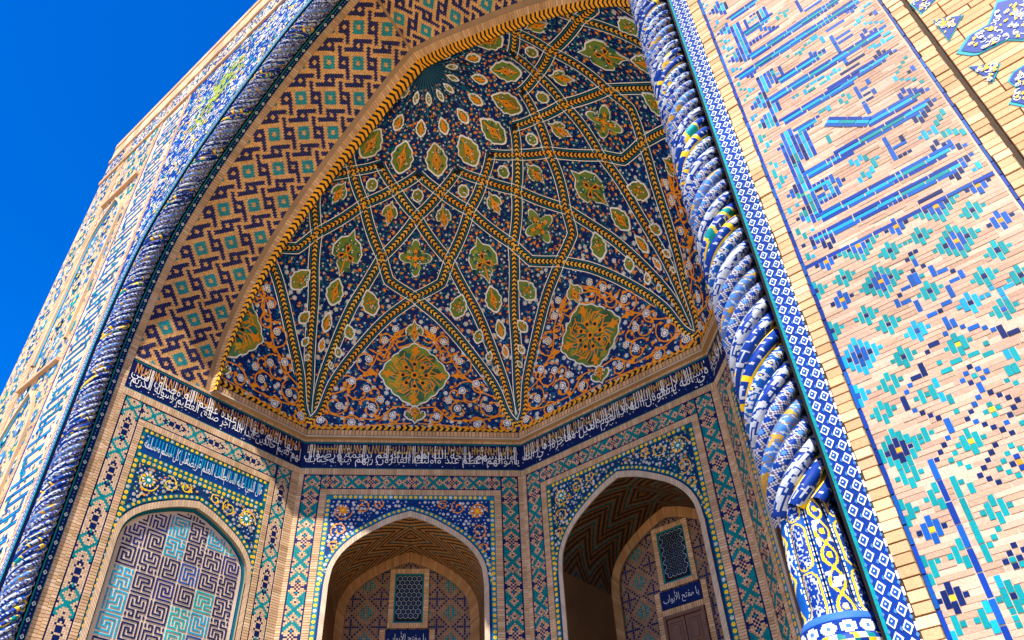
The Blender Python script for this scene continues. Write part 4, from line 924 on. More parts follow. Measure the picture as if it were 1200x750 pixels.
def medallion(a, zeta, w, h, kind='leaf', rot=0.0, motif='stem', lift=.030):
    d = DMB().at(a, m_of(zeta)); shp = {'leaf': LEAF, 'quatre': quatre() * .5, 'cross': CROSSM * .5, 'palm': PALM, 'round': lobed(8, .1) * .5}[kind]
    S = lambda s: xf(shp * np.array((w, h)) * s, rot=rot); k = max(0.66, 1 - .072 / min(w, h))
    gc = vary(GRN if rng.rand() < .6 else col(.20, .20, .03, 1), .2); cl = lambda q: np.vstack([q, q[:1]]); H = lambda q, e: np.c_[cl(q), np.full(len(q) + 1, e)]
    d.band(H(S(1.0), lift + .004), H(S(k), lift + .004), WHI); d.band(H(S(1.0), .0), H(S(1.0), lift + .004), WHI); nr_ = max(2, int(max(w, h) / .25))
    for q in range(nr_): d.band(H(S(k * (1 - q / nr_)), lift), H(S(k * (1 - (q + 1) / nr_) + 1e-4), lift), gc)
    sz = min(w, h)
    for _ in range(int(8 + 22 * w * h)):
        t = rng.uniform(0, 6.28); q = rng.uniform(.1, .36); p = xf([(math.cos(t) * q * w, math.sin(t) * q * h)], rot=rot)[0]
        d.poly(circ(p[0], p[1], sz * rng.uniform(.04, .075), 7), lift + .005, vary((GRN2 * .7, GRN2, col(.26, .25, .03, 1), col(.012, .12, .09, 1))[rng.randint(4)], .3))
        if rng.rand() < .35 and kind != 'quatre': d.poly(circ(p[0] + .03, p[1], .022, 5), lift + .010, WHI)
    X = lambda q: xf(q, rot=rot)
    if motif == 'stem':
        d.ribbon(X([(0, -.36 * h), (0, .36 * h)]), .035, lift + .013, ORA)
        for q in (-1, 1): d.ribbon(X([(0, -.2 * h), (q * .14 * w, 0), (0, .22 * h)]), .03, lift + .014, ORA); d.ribbon(X([(0, -.30 * h), (q * .22 * w, -.10 * h), (q * .10 * w, .05 * h)]), .022, lift + .0135, ORA)
        d.poly(X(circ(0, 0, .11 * sz, 6)), lift + .016, ORA); d.poly(X(circ(0, 0, .05 * sz, 5)), lift + .019, BLK)
    elif motif == 'cross':
        for q in range(4): d.poly(xf(BUD * np.array((.16, .24)) * sz * 1.3, *(np.array((math.cos(q * 1.571 + rot), math.sin(q * 1.571 + rot))) * .17 * sz), rot=q * 1.571 - 1.571 + rot), lift + .013, ORA)
        d.poly(circ(0, 0, .07 * sz, 6), lift + .016, ORA)
        for q in range(4): d.poly(circ(math.cos(q * 1.571 + rot) * .13 * sz, math.sin(q * 1.571 + rot) * .13 * sz, .03 * sz, 5), lift + .018, BLK)
    elif motif == 'trio':
        for q in range(3): b = rot + q * 2.094 + 1.57; d.poly(xf(BUD * np.array((.30, .34)) * sz, .15 * sz * math.cos(b), .15 * sz * math.sin(b), rot=b - 1.57), lift + .013, ORA); d.poly(xf(BUD * np.array((.17, .20)) * sz, .15 * sz * math.cos(b), .15 * sz * math.sin(b), rot=b - 1.57), lift + .016, BLK)
        d.ribbon(X([(0, -.40 * h), (0, -.1 * h)]), .04, lift + .012, ORA)
    elif motif == 'rose':
        for q in range(16):
            b = q * np.pi / 8; d.ribbon(np.array([(.10 * w * math.cos(b), .10 * h * math.sin(b)), (.25 * w * math.cos(b + .25), .25 * h * math.sin(b + .25)), (.37 * w * math.cos(b), .37 * h * math.sin(b))]), .026, lift + .0115, ORA)
        for q in range(8):
            b = q * np.pi / 4; d.poly(xf(BUD * np.array((.13, .24)) * sz, .17 * sz * math.cos(b), .17 * sz * math.sin(b), rot=b - 1.57), lift + .013, ORA); d.poly(circ(.17 * sz * math.cos(b), .17 * sz * math.sin(b), .03 * sz, 5), lift + .016, BLK)
        d.poly(circ(0, 0, .06 * sz, 8), lift + .017, ORA); d.poly(circ(0, 0, .03 * sz, 6), lift + .019, BLK)
        for q in range(4):
            b = q * np.pi / 2; d.poly(xf(ACAN * np.array((.22, .24)) * sz, .36 * w * math.cos(b), .36 * h * math.sin(b), rot=b - 1.57), lift + .013, ORA * np.array((.9, .9, .9, 1))); b += np.pi / 4
            d.ribbon(spiral(.24 * w * math.cos(b), .24 * h * math.sin(b), .11 * sz, b, 1.0, 1, 16, .4), .028, lift + .013, ORA)
            d.ribbon(np.array([(.20 * w * math.cos(b - .6), .20 * h * math.sin(b - .6)), (.33 * w * math.cos(b - .3), .33 * h * math.sin(b - .3)), (.33 * w * math.cos(b + .3), .33 * h * math.sin(b + .3)), (.20 * w * math.cos(b + .6), .20 * h * math.sin(b + .6))]), .032, lift + .012, ORA)
    d.build('medallion', dome, keep=KEEP)
for c in (0, 45, 90, 135, 180):
    medallion(c, 1.157, 2.05, 1.95, 'quatre', 0, 'rose', .034); medallion(c, 1.250, .62, .66, 'palm', 0, 'stem', .036); medallion(c, 1.064, .72, .56, 'palm', np.pi, 'stem', .036)
    medallion(c, 1.381, .98, 1.12, 'cross', 0, 'cross')
    for b in (c, c + 22.5): medallion(b, 1.4675, .34, .40, 'round', 0, 'none'); medallion(b, 1.548, .30, .52, 'leaf', 0, 'stem')
    medallion(c + 22.5, 1.366, 1.0, 1.35, 'palm', 0, 'trio')
    for z, w, h in ((1.302, .50, .80), (1.246, .30, .58), (1.203, .20, .40)): medallion(c + 22.5, z, w, h, 'leaf', 0, 'stem')
    for g in (-1, 1):
        medallion(c + g * 11.25, 1.4385, .52, .72, 'palm', 0, 'stem'); medallion(c + g * 11.25, 1.511, .62, .98, 'leaf', 0, 'stem'); medallion(c + g * 11.25, 1.579, .17, .40, 'leaf', 0, 'none')
        for q, z, w, h in ((12.4, 1.298, .50, .78), (16.6, 1.238, .30, .46), (18.4, 1.196, .20, .34), (19.6, 1.168, .14, .26)): medallion(c + g * q, z, w, h, 'leaf', g * .42, 'cross')
# orange scrolls of the five lunettes, drawn once and mirrored
def lunette(c):
    d = DMB().at(c, m_of(1.157)); h = .018
    for g in (-1, 1):
        F = lambda p: np.asarray(p) * np.array((g, 1))
        for x, y, r, a0, tu, dd in ((1.55, -.55, .42, 2.6, 1.1, -1), (2.15, -.95, .36, 2.2, 1.1, 1), (1.25, -1.05, .33, .6, 1.0, 1), (1.35, .35, .36, 4.2, 1.1, 1), (.85, 1.0, .30, 5.0, 1.0, -1), (.55, -1.25, .26, 1.6, 1.0, -1), (2.45, -1.45, .22, .5, .9, -1), (1.85, -.35, .26, 1.0, 1.1, 1), (1.75, -1.45, .24, 3.0, 1.1, -1), (.95, .55, .24, 2.0, 1.0, 1), (1.15, -.55, .20, 5.2, 1.0, -1), (.45, 1.15, .20, 3.5, .9, 1)):
            vine(d, F(spiral(x, y, r, a0, tu, dd, 26)), .034, h)
        for P in ([(0, 1.55), (.45, 1.25), (.95, .75), (1.25, .15), (1.55, -.15)], [(0, -1.0), (.5, -.95), (1.1, -1.35), (1.9, -1.3), (2.6, -1.1)], [(1.05, .0), (1.5, -.1), (1.9, -.5), (2.35, -.7)], [(.2, 1.2), (.6, 1.05), (.9, .55), (1.3, .7)], [(.1, -1.45), (.9, -1.5), (1.7, -1.6), (2.5, -1.65)]):
            q, _ = curve(P, 24); vine(d, F(q), .034, h)
        for x, y in ((1.35, -.45), (2.05, -.98), (1.2, -.98), (1.3, .42), (.85, 1.0), (.62, -1.22), (1.75, -.25), (.55, 1.35), (2.5, -1.4), (1.72, -1.45), (.95, -.75)):
            flower(d, g * x, y, .105, h + .008, n=8 if x > 1.1 else 6, ph=.2)
        d.poly(xf(ACAN, g * 1.2, .02, .34, -1.57 * g), h + .003, ORA); d.poly(xf(ACAN, g * 1.05, -1.25, .26, g * 2.0), h + .003, ORA)
        d.ribbon(F([(.05, .95), (.45, .80), (.62, 1.0), (.3, 1.3)]), .045, h, ORA)
    # white line along the foot and up both sides
    zz = np.linspace(1.036, 1.30, 40); ha = np.interp(zz, [q[1] for q in LUN], [q[0] for q in LUN]); o = d.build('lunette_scroll', dome, keep=KEEP)
for c in (0, 45, 90, 135, 180): lunette(c)
# radiating dark lines at the crown
d = MB(dmap); Mt = MTAB[-1]
for k in range(64):
    a = 112.5 + (k * 180 / 63 - 112.5) / 1.09; p = np.array([(a, Mt - .08 - t) for t in np.linspace(0, 1.5 if k % 2 else .9, 6)]); w = np.linspace(1.0, .35, 6); P3 = np.stack([np.c_[p[:, 0] - w, p[:, 1], np.full(6, .014)], np.c_[p[:, 0] + w, p[:, 1], np.full(6, .014)]], 1); d.band(P3[:, 0], P3[:, 1], (TEAL, BLK, LBLUE * .4)[k % 3])
d.build('crown_rays', dome, keep=KEEP)

# rim between soffit and dome: brick edge and chevrons
def resamp(A, n=241):
    l = np.r_[0, np.cumsum(np.hypot(*np.diff(A, axis=0).T))]; t = np.linspace(0, l[-1], n); return np.stack([np.interp(t, l, A[:, 0]), np.interp(t, l, A[:, 1])], 1)
for side in (-1, 1):
    g0, g1, g2 = resamp(GA), resamp(offs(GA, -.12)), resamp(offs(GA, -.21)); yr = lambda g: 7.86 - .05 * (g[:, 1] - ZS)
    T3 = lambda g, y: np.stack([X0 + side * g[:, 0], y, g[:, 1]], 1); a3, b3, c3 = T3(g0, yr(g0) - .03), T3(g1, .68 * yr(g1) + .32 * YC), T3(g2, yr(g2) * 0 + YC + .03); e3 = T3(resamp(offs(GA, -.14)), yr(g2) * 0 + YC + .02)
    mb = MB(); mb.band(a3, b3, BUFF[1] * .5); mb.band(b3, c3, BLK); mb.band(c3, e3, NAVY)
    l = np.r_[0, np.cumsum(np.linalg.norm(np.diff(a3, axis=0), axis=1))]; E = lambda A, s: np.stack([np.interp(np.clip(s, 0, l[-1]), l, A[:, k]) for k in range(3)], 1); off = np.array((0, -.012, 0))
    s = np.arange(0, l[-1] - .05, .088); n = len(s); mb.polys(np.stack([E(a3, s), E(b3, s), E(b3, s + .074), E(a3, s + .074)], 1) + off, buffn(n) * np.array((1, .85, .62, 1)))
    s = np.arange(0, l[-1] - .08, .15); n = len(s); md = (b3 + c3) / 2
    for A, B, k0, k1 in ((b3, md, 0, .06), (md, c3, .06, 0)): mb.polys(np.stack([E(A, s + k0), E(B, s + k1), E(B, s + k1 + .085), E(A, s + k0 + .085)], 1) + off, varn(ORA * np.array((1, 1.3, 1.5, 1)), n))
    mb.build('rim_moulding', dome)

# ------------------------------------------------------------------ niche walls
CREAMB = col(.48, .38, .28)
def wall_map(O, U, N):
    def f(u, v, h): return np.stack([O[0] + u * U[0] + h * N[0], O[1] + u * U[1] + h * N[1], v], 1)
    return f
def soldier(mb, u0, u1, v0, v1, horiz, h=.012, step=.062, tint=(1, 1, 1, 1)):
    mb.rects(u0, u1, v0, v1, h - .008, MORTAR * .45); t = np.array(tint)
    if horiz: a = np.arange(u0, u1 - .01, step); mb.boxes(a + .004, np.minimum(a + step - .004, u1), v0 + .004, v1 - .004, h - .006, h + .010, buffn(len(a)) * t, .002)
    else: a = np.arange(v0, v1 - .01, step); mb.boxes(u0 + .004, u1 - .004, a + .004, np.minimum(a + step - .004, v1), h - .006, h + .010, buffn(len(a)) * t, .002)
def banna(i, j, mode):
    P = 26; jj = j % P; out = np.zeros(i.shape, int); A = lambda x, y: np.abs(np.abs(i) - x) + np.abs(jj - y) if x else np.abs(i) + np.abs(jj - y)
    if mode == 'T':
        for x, y in ((0, 1), (4, 5), (0, 9), (4, 25), (4, -1), (0, 27)): d = A(x, y); out[d <= 2] = 1; out[d == 0] = 2
        d = A(0, 17); out[d <= 6] = 1; out[(d == 2) | (d == 0)] = 2; 
        for y in (14, 20): d = A(0, y); out[d == 1] = 2; out[d == 0] = 3
        d = A(4, 17); out[d <= 1] = 2
        return out                                      # 0 ground turquoise, 1 pale, 2 navy, 3 ground
    for y in (1, 9): d = A(0, y); out[(d == 4) | (d == 5)] = 3; out[d == 0] = 2
    for y in (5, 25): d = A(4, y); out[d == 0] = 2
    for y in (14, 18, 22): d = A(0, y); out[(d == 2)] = 2; out[d == 3] = np.where((np.abs(i)[d == 3] <= 1), 2, out[d == 3])
    return out
def mosaic_bar(mb, u0, u1, v0, v1, horiz, mode, tint=1.0, h=.006):
    e = .03; mb.rects(u0, u1, v0, v1, h, NAVY2)
    w = (v1 - v0 if horiz else u1 - u0) - 2 * e; L = (u1 - u0) if horiz else (v1 - v0); c = w / 9; n = int(L / c); i, j = np.meshgrid(np.arange(-4, 5), np.arange(n)); i = i.ravel(); j = j.ravel(); jj = j - n // 2 + 17
    k = banna(i, jj, mode); pal = np.array([TURQ * np.array((.8, .8, .8, 1)), CREAM * np.array((1, .85, .75, 1)), NAVY2, TURQ]) if mode == 'T' else np.array([BUFF[2], BUFF[2], NAVY2, TURQ])
    cc = pal[k].copy(); cc[:, :3] *= rng.uniform(.8, 1.2, (len(k), 1))
    if mode == 'T': q = k == 1; cc[q] = buffn(q.sum(), .2) * np.array((1.08, .95, .9, 1))
    x0, y0 = e + (i + 4) * c, j * c
    if horiz: mb.rects(u0 + y0 + .002, u0 + y0 + c - .002, v0 + x0 + .002, v0 + x0 + c - .002, h + .005 + .002 * (k > 0), cc)
    else: mb.rects(u0 + x0 + .002, u0 + x0 + c - .002, v0 + y0 + .002, v0 + y0 + c - .002, h + .005 + .002 * (k > 0), cc)
def arch_curve(hw, zs, za, zb=0.0, n=60):
    F = np.array([(1, 0), (.978, .2), (.90, .40), (.735, .60), (.47, .79), (.22, .925), (0, 1)]); A, _ = curve(np.stack([F[:, 0] * hw, zs + F[:, 1] * (za - zs)], 1), n)
    return np.vstack([[(hw, zb)], A])
def ring(mb, A, B, uc, h0, h1, step, cols, gap=.008):
    """bricks of an arch ring between two (half width, z) curves, both sides"""
    A, B = resamp(A, 200), resamp(B, 200)
    l = np.r_[0, np.cumsum(np.hypot(*np.diff(A, axis=0).T))]; s = np.arange(0, l[-1] - step * .5, step); E = lambda Q, t: np.stack([np.interp(np.clip(t, 0, l[-1]), l, Q[:, k]) for k in (0, 1)], 1)
    for sg in (-1, 1):
        W = lambda Q, h: np.c_[uc + sg * Q[:, 0], Q[:, 1], np.full(len(Q), h)]
        mb.band(W(A, h0), W(B, h0), MORTAR * .5); mb.band(W(A, h0), W(A, h1 - .004), MORTAR * .6); mb.band(W(B, h0), W(B, h1 - .004), MORTAR * .6)
        mb.polys(np.stack([W(E(A, s), h1), W(E(B, s), h1), W(E(B, s + step - gap), h1), W(E(A, s + step - gap), h1)], 1), cols(len(s)))
def yellow_strip(mb, P, w, h, base=TURQ):
    """turquoise strip with alternating yellow discs and lozenges along a path"""
    P = resamp(np.asarray(P, float), 300); mb.ribbon(P, w, h, base * np.array((.5, .5, .6, 1))); l = np.r_[0, np.cumsum(np.hypot(*np.diff(P, axis=0).T))]
    for k, s in enumerate(np.arange(.1, l[-1] - .05, .13)):
        x, y = np.interp(s, l, P[:, 0]), np.interp(s, l, P[:, 1])
        if k % 3 == 2: flower(mb, x, y, w * .36, h + .006, WHI if k % 2 else YEL, COB, 5)
        else: mb.poly(circ(x, y, w * .36, 7), h + .006, YEL); mb.poly(circ(x, y, w * .12, 5), h + .009, ORA)
KB = [k.split() for k in ("########### #.........# #.#######.# #.#.....#.# #.#.###.#.# #.#.#.#.#.# #.###.#.#.# #.....#.#.# #######.#.# ........#.# #########.#",
    "#.#.####### #.#.#.....# #.#.#.###.# #.#.#.#.#.# #.###.#.#.# #.....#.#.# #.#####.#.# #.#.....#.# #.#.#####.# #.#.......# #.#########",
    "#####.##### #...#.#...# #.#.#.#.#.# #.#.###.#.# #.#.....#.# #.#######.# #.........# #####.##### ....#.#.... #.#.#.#.#.# #.###.###.#")]
def kufic_block():
    g = np.array([[c == '#' for c in r] for r in KB[rng.randint(3)]]); g = np.rot90(g, rng.randint(4)); return g[:, ::-1] if rng.rand() < .5 else g
def niche_wall(label, O, U, N, W, text, prm, blind=False, plain=False, deep='T', c0=0.0):
    th = thing('niche_wall', label, 'wall'); f = wall_map(O, U, N); uc, bo, fo, fi, ao, ai, apx, spr = prm
    AO, AI = arch_curve(ao, spr, apx, 0), arch_curve(ai, spr, apx - .17, 0)
    # body with the arched opening
    mb = MB(f); A = AI
    for sg in (-1, 1):
        lo = np.c_[uc + sg * A[1:, 0], A[1:, 1], np.zeros(len(A) - 1)]; hi = lo.copy(); hi[:, 1] = 13.6; mb.band(lo, hi, MORTAR)
        e = W if sg > 0 else 0.0; mb.rects(min(uc + sg * ai, e), max(uc + sg * ai, e), 0, 13.6, 0, MORTAR)
    mb.build('wall_body', th, BRICK, uv=lambda V: np.stack([V[:, 0] * U[0] + V[:, 1] * U[1], V[:, 2]], 1))
    if plain: return th
    mode = 'B' if blind else 'T'
    # inscription frieze
    mb = MB(f); mb.rects(0, W, 12.69, 13.52, .008, NAVY2 * np.array((.8, .7, .8, 1))); mb.rects(0, W, 12.69, 12.715, .011, TURQ * .5); mb.rects(0, W, 13.47, 13.50, .011, TURQ * .6)
    if text:
        pseudo_kufic(mb, .12 + c0, W - .1, 13.16, 13.44, .012, OCH if not blind else OCH * np.array((1.2, .9, .9, 1)))
        wd = ' '.join(text).split(); low = ' '.join(wd[0::2]); up = ' '.join(wd[1::2])     # two interlaced levels
        [mb.rects(u_ + k_ * .045, u_ + k_ * .045 + .016, 12.86 + rng.uniform(0, .1), 13.42, .026, WHI) for u_ in np.arange(.2, W - .2, .34) + rng.uniform(-.1, .1, len(np.arange(.2, W - .2, .34))) for k_ in range(rng.randint(0, 3))]
        write(mb, low, .10, W - .08, 12.75, 13.42, .020, WHI, 2.3); write(mb, up, .06, W - .22, 12.90, 13.44, .023, WHI, 1.7)
        for _ in range(int(W * 16)): mb.poly(circ(rng.uniform(.05, W - .05), rng.uniform(12.74, 13.15), .016, 5), .016, WHI if rng.rand() < .6 else LBLUE)
    mb.build('inscription_band', th)
    # brick strips
    mb = MB(f); soldier(mb, 0, W, 12.51, 12.69, True, .014); soldier(mb, 0, W, 13.52, 13.60, True, .014); soldier(mb, 0, uc - bo, 4, 12.51, False, .012); soldier(mb, uc + bo, W, 4, 12.51, False, .012)
    for sg in (-1, 1): a, b = sorted((uc + sg * fo, uc + sg * fi)); soldier(mb, a, b, 4, 12.08, False, .016)
    soldier(mb, uc - fi, uc + fi, 11.92, 12.08, True, .016); mb.build('brick_frame', th)
    mb = MB(f)
    for sg in (-1, 1): a, b = sorted((uc + sg * bo, uc + sg * fo)); mosaic_bar(mb, a, b, 4, 12.51, False, mode)
    mosaic_bar(mb, uc - fo, uc + fo, 12.08, 12.51, True, mode); mb.build('mosaic_border', th)
    # spandrel
    top = 11.92 if not blind else 11.20
    mb = MB(f); zo = lambda x: np.interp(abs(x), AO[1:][::-1, 0], AO[1:][::-1, 1]); base = COB * np.array((.9, .8, .62, 1)) if deep != 'G' else NAVY2 * np.array((1, 2.2, 1.3, 1))
    if deep == 'Y': base = col(.006, .030, .10, 1)
    for sg in (-1, 1):
        lo = np.c_[uc + sg * AO[1:, 0], AO[1:, 1], np.full(len(AO) - 1, .004)]; hi = lo.copy(); hi[:, 1] = top; mb.band(lo, hi, base); a, b = sorted((uc + sg * ao, uc + sg * fi)); mb.rects(a, b, 4, top, .004, base)
    bw = .13
    for sg in (-1, 1):
        yellow_strip(mb, np.c_[uc + sg * np.full(2, fi - bw / 2), [5, top - .02]], bw, .008, TURQ if deep != 'D' else TEAL * 2); off = offs(AO[1:], .09); yellow_strip(mb, np.c_[uc + sg * off[:, 0], np.minimum(off[:, 1], top - .07)], bw * .8, .010, TURQ if deep != 'D' else TEAL * 2)
    yellow_strip(mb, [(uc - fi + bw, top - bw / 2), (uc + fi - bw, top - bw / 2)], bw, .008, TURQ if deep != 'D' else TEAL * 2)
    ins = lambda x, z: abs(x - uc) < fi - bw - .03 and z < top - bw - .03 and z > zo(x - uc) + .20 and abs(x - uc) > .02
    fill_flora(mb, ins, (uc - fi, uc + fi, spr, top), .012, .115, 1.0, COB2 if deep != 'G' else TURQ * .7, .34, 1.0)
    for sg in (-1, 1):
        for x, z, r, a0 in ((fi - .45, top - .48, .26, 0.), (fi - .95, top - .36, .20, 2.), (fi - .42, top - 1.0, .22, 4.), (fi - 1.35, top - .28, .14, 1.), (fi - .33, top - 1.45, .16, 3.)):
            if ins(uc + sg * x, z): 
                p = spiral(uc + sg * x, z, r, a0, 1.2, sg, 26); p = np.array([q for q in p if ins(q[0], q[1])]); 
                if len(p) > 6: vine(mb, p, .026, .022, (YEL if deep == 'Y' else OCH * np.array((1.7, 1.5, 1.2, 1))) if deep != 'D' else ORA)
        if deep in 'YG':
            for _ in range(170):
                x, z = uc + sg * rng.uniform(.05, fi), rng.uniform(spr, top)
                if ins(x, z): mb.poly(xf(BUD if rng.rand() < .5 else ACAN, x, z, rng.uniform(.05, .11), rng.uniform(0, 6.28)), .0245, (YEL, YEL, ORA, GRN * 1.5)[rng.randint(4)])
        x, z = uc + sg * (fi - .46), top - .46; rc = .17
        for k in range(12): mb.poly(xf(BUD, x + rc * .75 * math.cos(k * .5236), z + rc * .75 * math.sin(k * .5236), rc * .55, k * .5236 - 1.57), .026, (YEL if deep != 'D' else ORA) if k % 2 else WHI)
        mb.poly(circ(x, z, rc * .55, 10), .030, TURQ if deep != 'D' else ORA); mb.poly(circ(x, z, rc * .25, 8), .034, WHI if deep != 'D' else YEL)
    mb.build('spandrel', th)
    # arch moulding
    mb = MB(f); ring(mb, AO, AI, uc, .0, .035, .075, lambda n: np.clip(varn(CREAMB if not blind else BUFF[2], n, .12), 0, .8)); mb.build('arch_moulding', th)
    if blind:
        AP = arch_curve(ai - .06, spr, apx - .17 - .07, 0); mb = MB(f)
        for sg in (-1, 1):
            W_ = lambda Q, h: np.c_[uc + sg * resamp(Q, 120)[:, 0], resamp(Q, 120)[:, 1], np.full(120, h)]; mb.band(W_(AI, .03), W_(AI, -.10), MORTAR * .6); mb.band(W_(AI, -.06), W_(AP, -.06), TURQ * np.array((.7, .6, .7, 1))); mb.band(W_(AP, -.06), W_(AP, -.10), NAVY2)
        mb.rects(uc - ai, uc + ai, 0, apx, -.10, col(.58, .46, .36)); mb.build('panel_edge', th)
        mb = MB(f); g = .040; n = 13; z0 = 5.0; zi = lambda x: np.interp(abs(x), AP[1:][::-1, 0], AP[1:][::-1, 1])
        for by in range(12):
            for bx in range(-4, 4):
                b = kufic_block(); c = (NAVY2, col(.006, .016, .15, 1), CYAN * np.array((1, 1.2, 1.0, 1)), NAVY2, TURQ * np.array((2, 1.6, 1.6, 1)), COB2, NAVY2)[rng.randint(7)]
                for r_ in range(n - 2):
                    k = 0
                    while k < n - 2:
                        if not b[r_, k]: k += 1; continue
                        e = k
                        while e + 1 < n - 2 and b[r_, e + 1] and e - k < 3: e += 1
                        x0, x1 = (bx * (n - 1) + k + .06 + .5) * g, (bx * (n - 1) + e + .94 + .5) * g; y = z0 + (by * (n - 1) + r_) * g
                        if max(abs(x0), abs(x1)) < ai - .13 and y + g < min(zi(x0), zi(x1)) - .02: mb.boxes(uc + x0, uc + x1, y + .004, y + g - .004, -.10, -.088, vary(c, .2), .001)
                        k = e + 1
        mb.build('square_script_panel', th)
        mb = MB(f); t0, t1 = 11.20, 11.92; mb.rects(uc - fi, uc + fi, t0, t1, .004, COB * np.array((1, 1.2, .8, 1))); w = .11
        yellow_strip(mb, [(uc - fi, t0 + w / 2), (uc + fi, t0 + w / 2)], w, .008); yellow_strip(mb, [(uc - fi, t1 - w / 2), (uc + fi, t1 - w / 2)], w, .008)
        for sg in (-1, 1): yellow_strip(mb, [(uc + sg * (fi - w / 2), t0 + w), (uc + sg * (fi - w / 2), t1 - w)], w, .008)
        u = uc - fi + .2
        while u < uc + fi - .2: mb.rects(u, u + .03, t0 + .30, t1 - .14, .010, CYAN * np.array((1, .9, .8, 1))); u += rng.uniform(.06, .10)
        L = ['قال النبي عليه السلام', 'طلب العلم فريضة', 'على كل مسلم ومسلمة']; st = (2 * fi - .34) / 3
        for k, t in enumerate(L): u1 = uc + fi - .17 - k * st; write(mb, t, u1 - st * 1.03, u1, t0 + .14, t1 - .15, .018 + .002 * k, WHI, 1.9)
        mb.build('inscription_panel', th)
        return th
    # deep recess behind the arch; brick colours darkened to stand in for shade
    DP = 2.1; mb = MB(f); A = resamp(AI[1:], 121); l = np.r_[0, np.cumsum(np.hypot(*np.diff(A, axis=0).T))]; L = l[-1]; ns, nd = 150, 60
    for sg in (-1, 1):
        si, di = np.meshgrid(np.arange(ns), np.arange(nd)); si = si.ravel(); di = di.ravel(); s0, s1 = si / ns * L, (si + 1) / ns * L; d0, d1 = di / nd * DP, (di + 1) / nd * DP
        Pt = lambda s, d: np.stack([uc + sg * np.interp(s, l, A[:, 0]), np.interp(s, l, A[:, 1]), -d], 1)
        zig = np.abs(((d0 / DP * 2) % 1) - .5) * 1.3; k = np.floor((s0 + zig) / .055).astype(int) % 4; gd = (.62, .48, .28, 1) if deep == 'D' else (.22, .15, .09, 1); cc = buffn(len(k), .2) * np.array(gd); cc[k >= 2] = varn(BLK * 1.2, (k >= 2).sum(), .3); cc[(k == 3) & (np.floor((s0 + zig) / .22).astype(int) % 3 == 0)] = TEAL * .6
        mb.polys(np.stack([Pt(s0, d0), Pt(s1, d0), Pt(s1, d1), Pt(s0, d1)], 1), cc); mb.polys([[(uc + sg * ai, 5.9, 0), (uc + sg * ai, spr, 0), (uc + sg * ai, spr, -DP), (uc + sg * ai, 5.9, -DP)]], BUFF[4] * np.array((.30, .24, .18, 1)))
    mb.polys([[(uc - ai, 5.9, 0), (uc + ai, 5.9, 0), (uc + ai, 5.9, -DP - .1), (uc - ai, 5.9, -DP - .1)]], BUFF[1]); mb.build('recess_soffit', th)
    mb = MB(f); A2 = arch_curve(ai + .01, spr, apx - .15, 5.9); B2 = arch_curve(ai - .24, spr, apx - .46, 5.9); ring(mb, A2, B2, uc, -DP, -DP + .05, .075, lambda n: buffn(n) * np.array((.80, .62, .45, 1))); mb.build('inner_arch', th)  # ring bricks tinted darker, recess shade put into the colour
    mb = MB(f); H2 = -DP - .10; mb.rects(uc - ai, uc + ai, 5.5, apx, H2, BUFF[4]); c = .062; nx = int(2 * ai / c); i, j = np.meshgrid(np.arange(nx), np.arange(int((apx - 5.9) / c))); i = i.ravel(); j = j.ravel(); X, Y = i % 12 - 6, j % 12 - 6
    k = np.zeros(len(i), int); k[(np.abs(X) + np.abs(Y)) % 4 == 1] = 1; k[(np.abs(X) + np.abs(Y)) % 8 == 5] = 2; k[((X == 0) & (np.abs(Y) < 4)) | ((Y == 0) & (np.abs(X) < 4))] = 2; k[((np.abs(X) == 5) & (np.abs(Y) >= 4))] = 1; pal = np.array([col(.24, .13, .075), TURQ * np.array((.6, .7, .7, 1)), NAVY2, NAVY2]); cc = pal[k].copy(); cc[:, :3] *= rng.uniform(.75, 1.2, (len(k), 1))  # dark brown ground carries the shade of the recess in its colour
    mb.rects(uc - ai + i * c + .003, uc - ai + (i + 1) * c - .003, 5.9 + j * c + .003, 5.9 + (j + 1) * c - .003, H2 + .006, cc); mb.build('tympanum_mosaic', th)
    hw, z0, z1 = .36, 9.40, 10.68; H3 = H2 + .02
    win = MB(f); soldier(win, uc - hw - .17, uc - hw - .03, z0 - .03, z1 + .17, False, H3 + .03, .062, (1.15, 1.05, .95, 1)); soldier(win, uc + hw + .03, uc + hw + .17, z0 - .03, z1 + .17, False, H3 + .03, .062, (1.15, 1.05, .95, 1)); soldier(win, uc - hw - .03, uc + hw + .03, z1 + .03, z1 + .17, True, H3 + .03, .062, (1.15, 1.05, .95, 1)); soldier(win, uc - hw - .17, uc + hw + .17, z0 - .17, z0 - .03, True, H3 + .03, .062, (1.15, 1.05, .95, 1))
    wo = win.build('lattice_window', th)
    gm = MB(f); gm.rects(uc - hw - .03, uc + hw + .03, z0 - .03, z1 + .03, H3 + .005, BLK); 
    for a, b, c_, d in ((-hw - .03, -hw + .01, z0 - .03, z1 + .03), (hw - .01, hw + .03, z0 - .03, z1 + .03), (-hw, hw, z0 - .03, z0 + .01), (-hw, hw, z1 - .01, z1 + .03)): gm.rects(uc + a, uc + b, c_, d, H3 + .012, TURQ * np.array((.8, .7, .8, 1)))
    r = .075; ny = int((z1 - z0) / (r * 1.5))
    for q in range(ny + 1):
        for p in range(-3, 4):
            x, y = p * r * 1.732 + (q % 2) * r * .866, z0 + .05 + q * r * 1.5
            if abs(x) < hw - .07 and z0 + .06 < y < z1 - .05: gm.ribbon(circ(uc + x, y, r * .98, 6, np.pi / 6), .016, H3 + .010, col(.30, .36, .45, .5), True); gm.poly(circ(uc + x, y, r * .28, 6), H3 + .012, LBLUE * .6)
    gm.build('grille', wo)
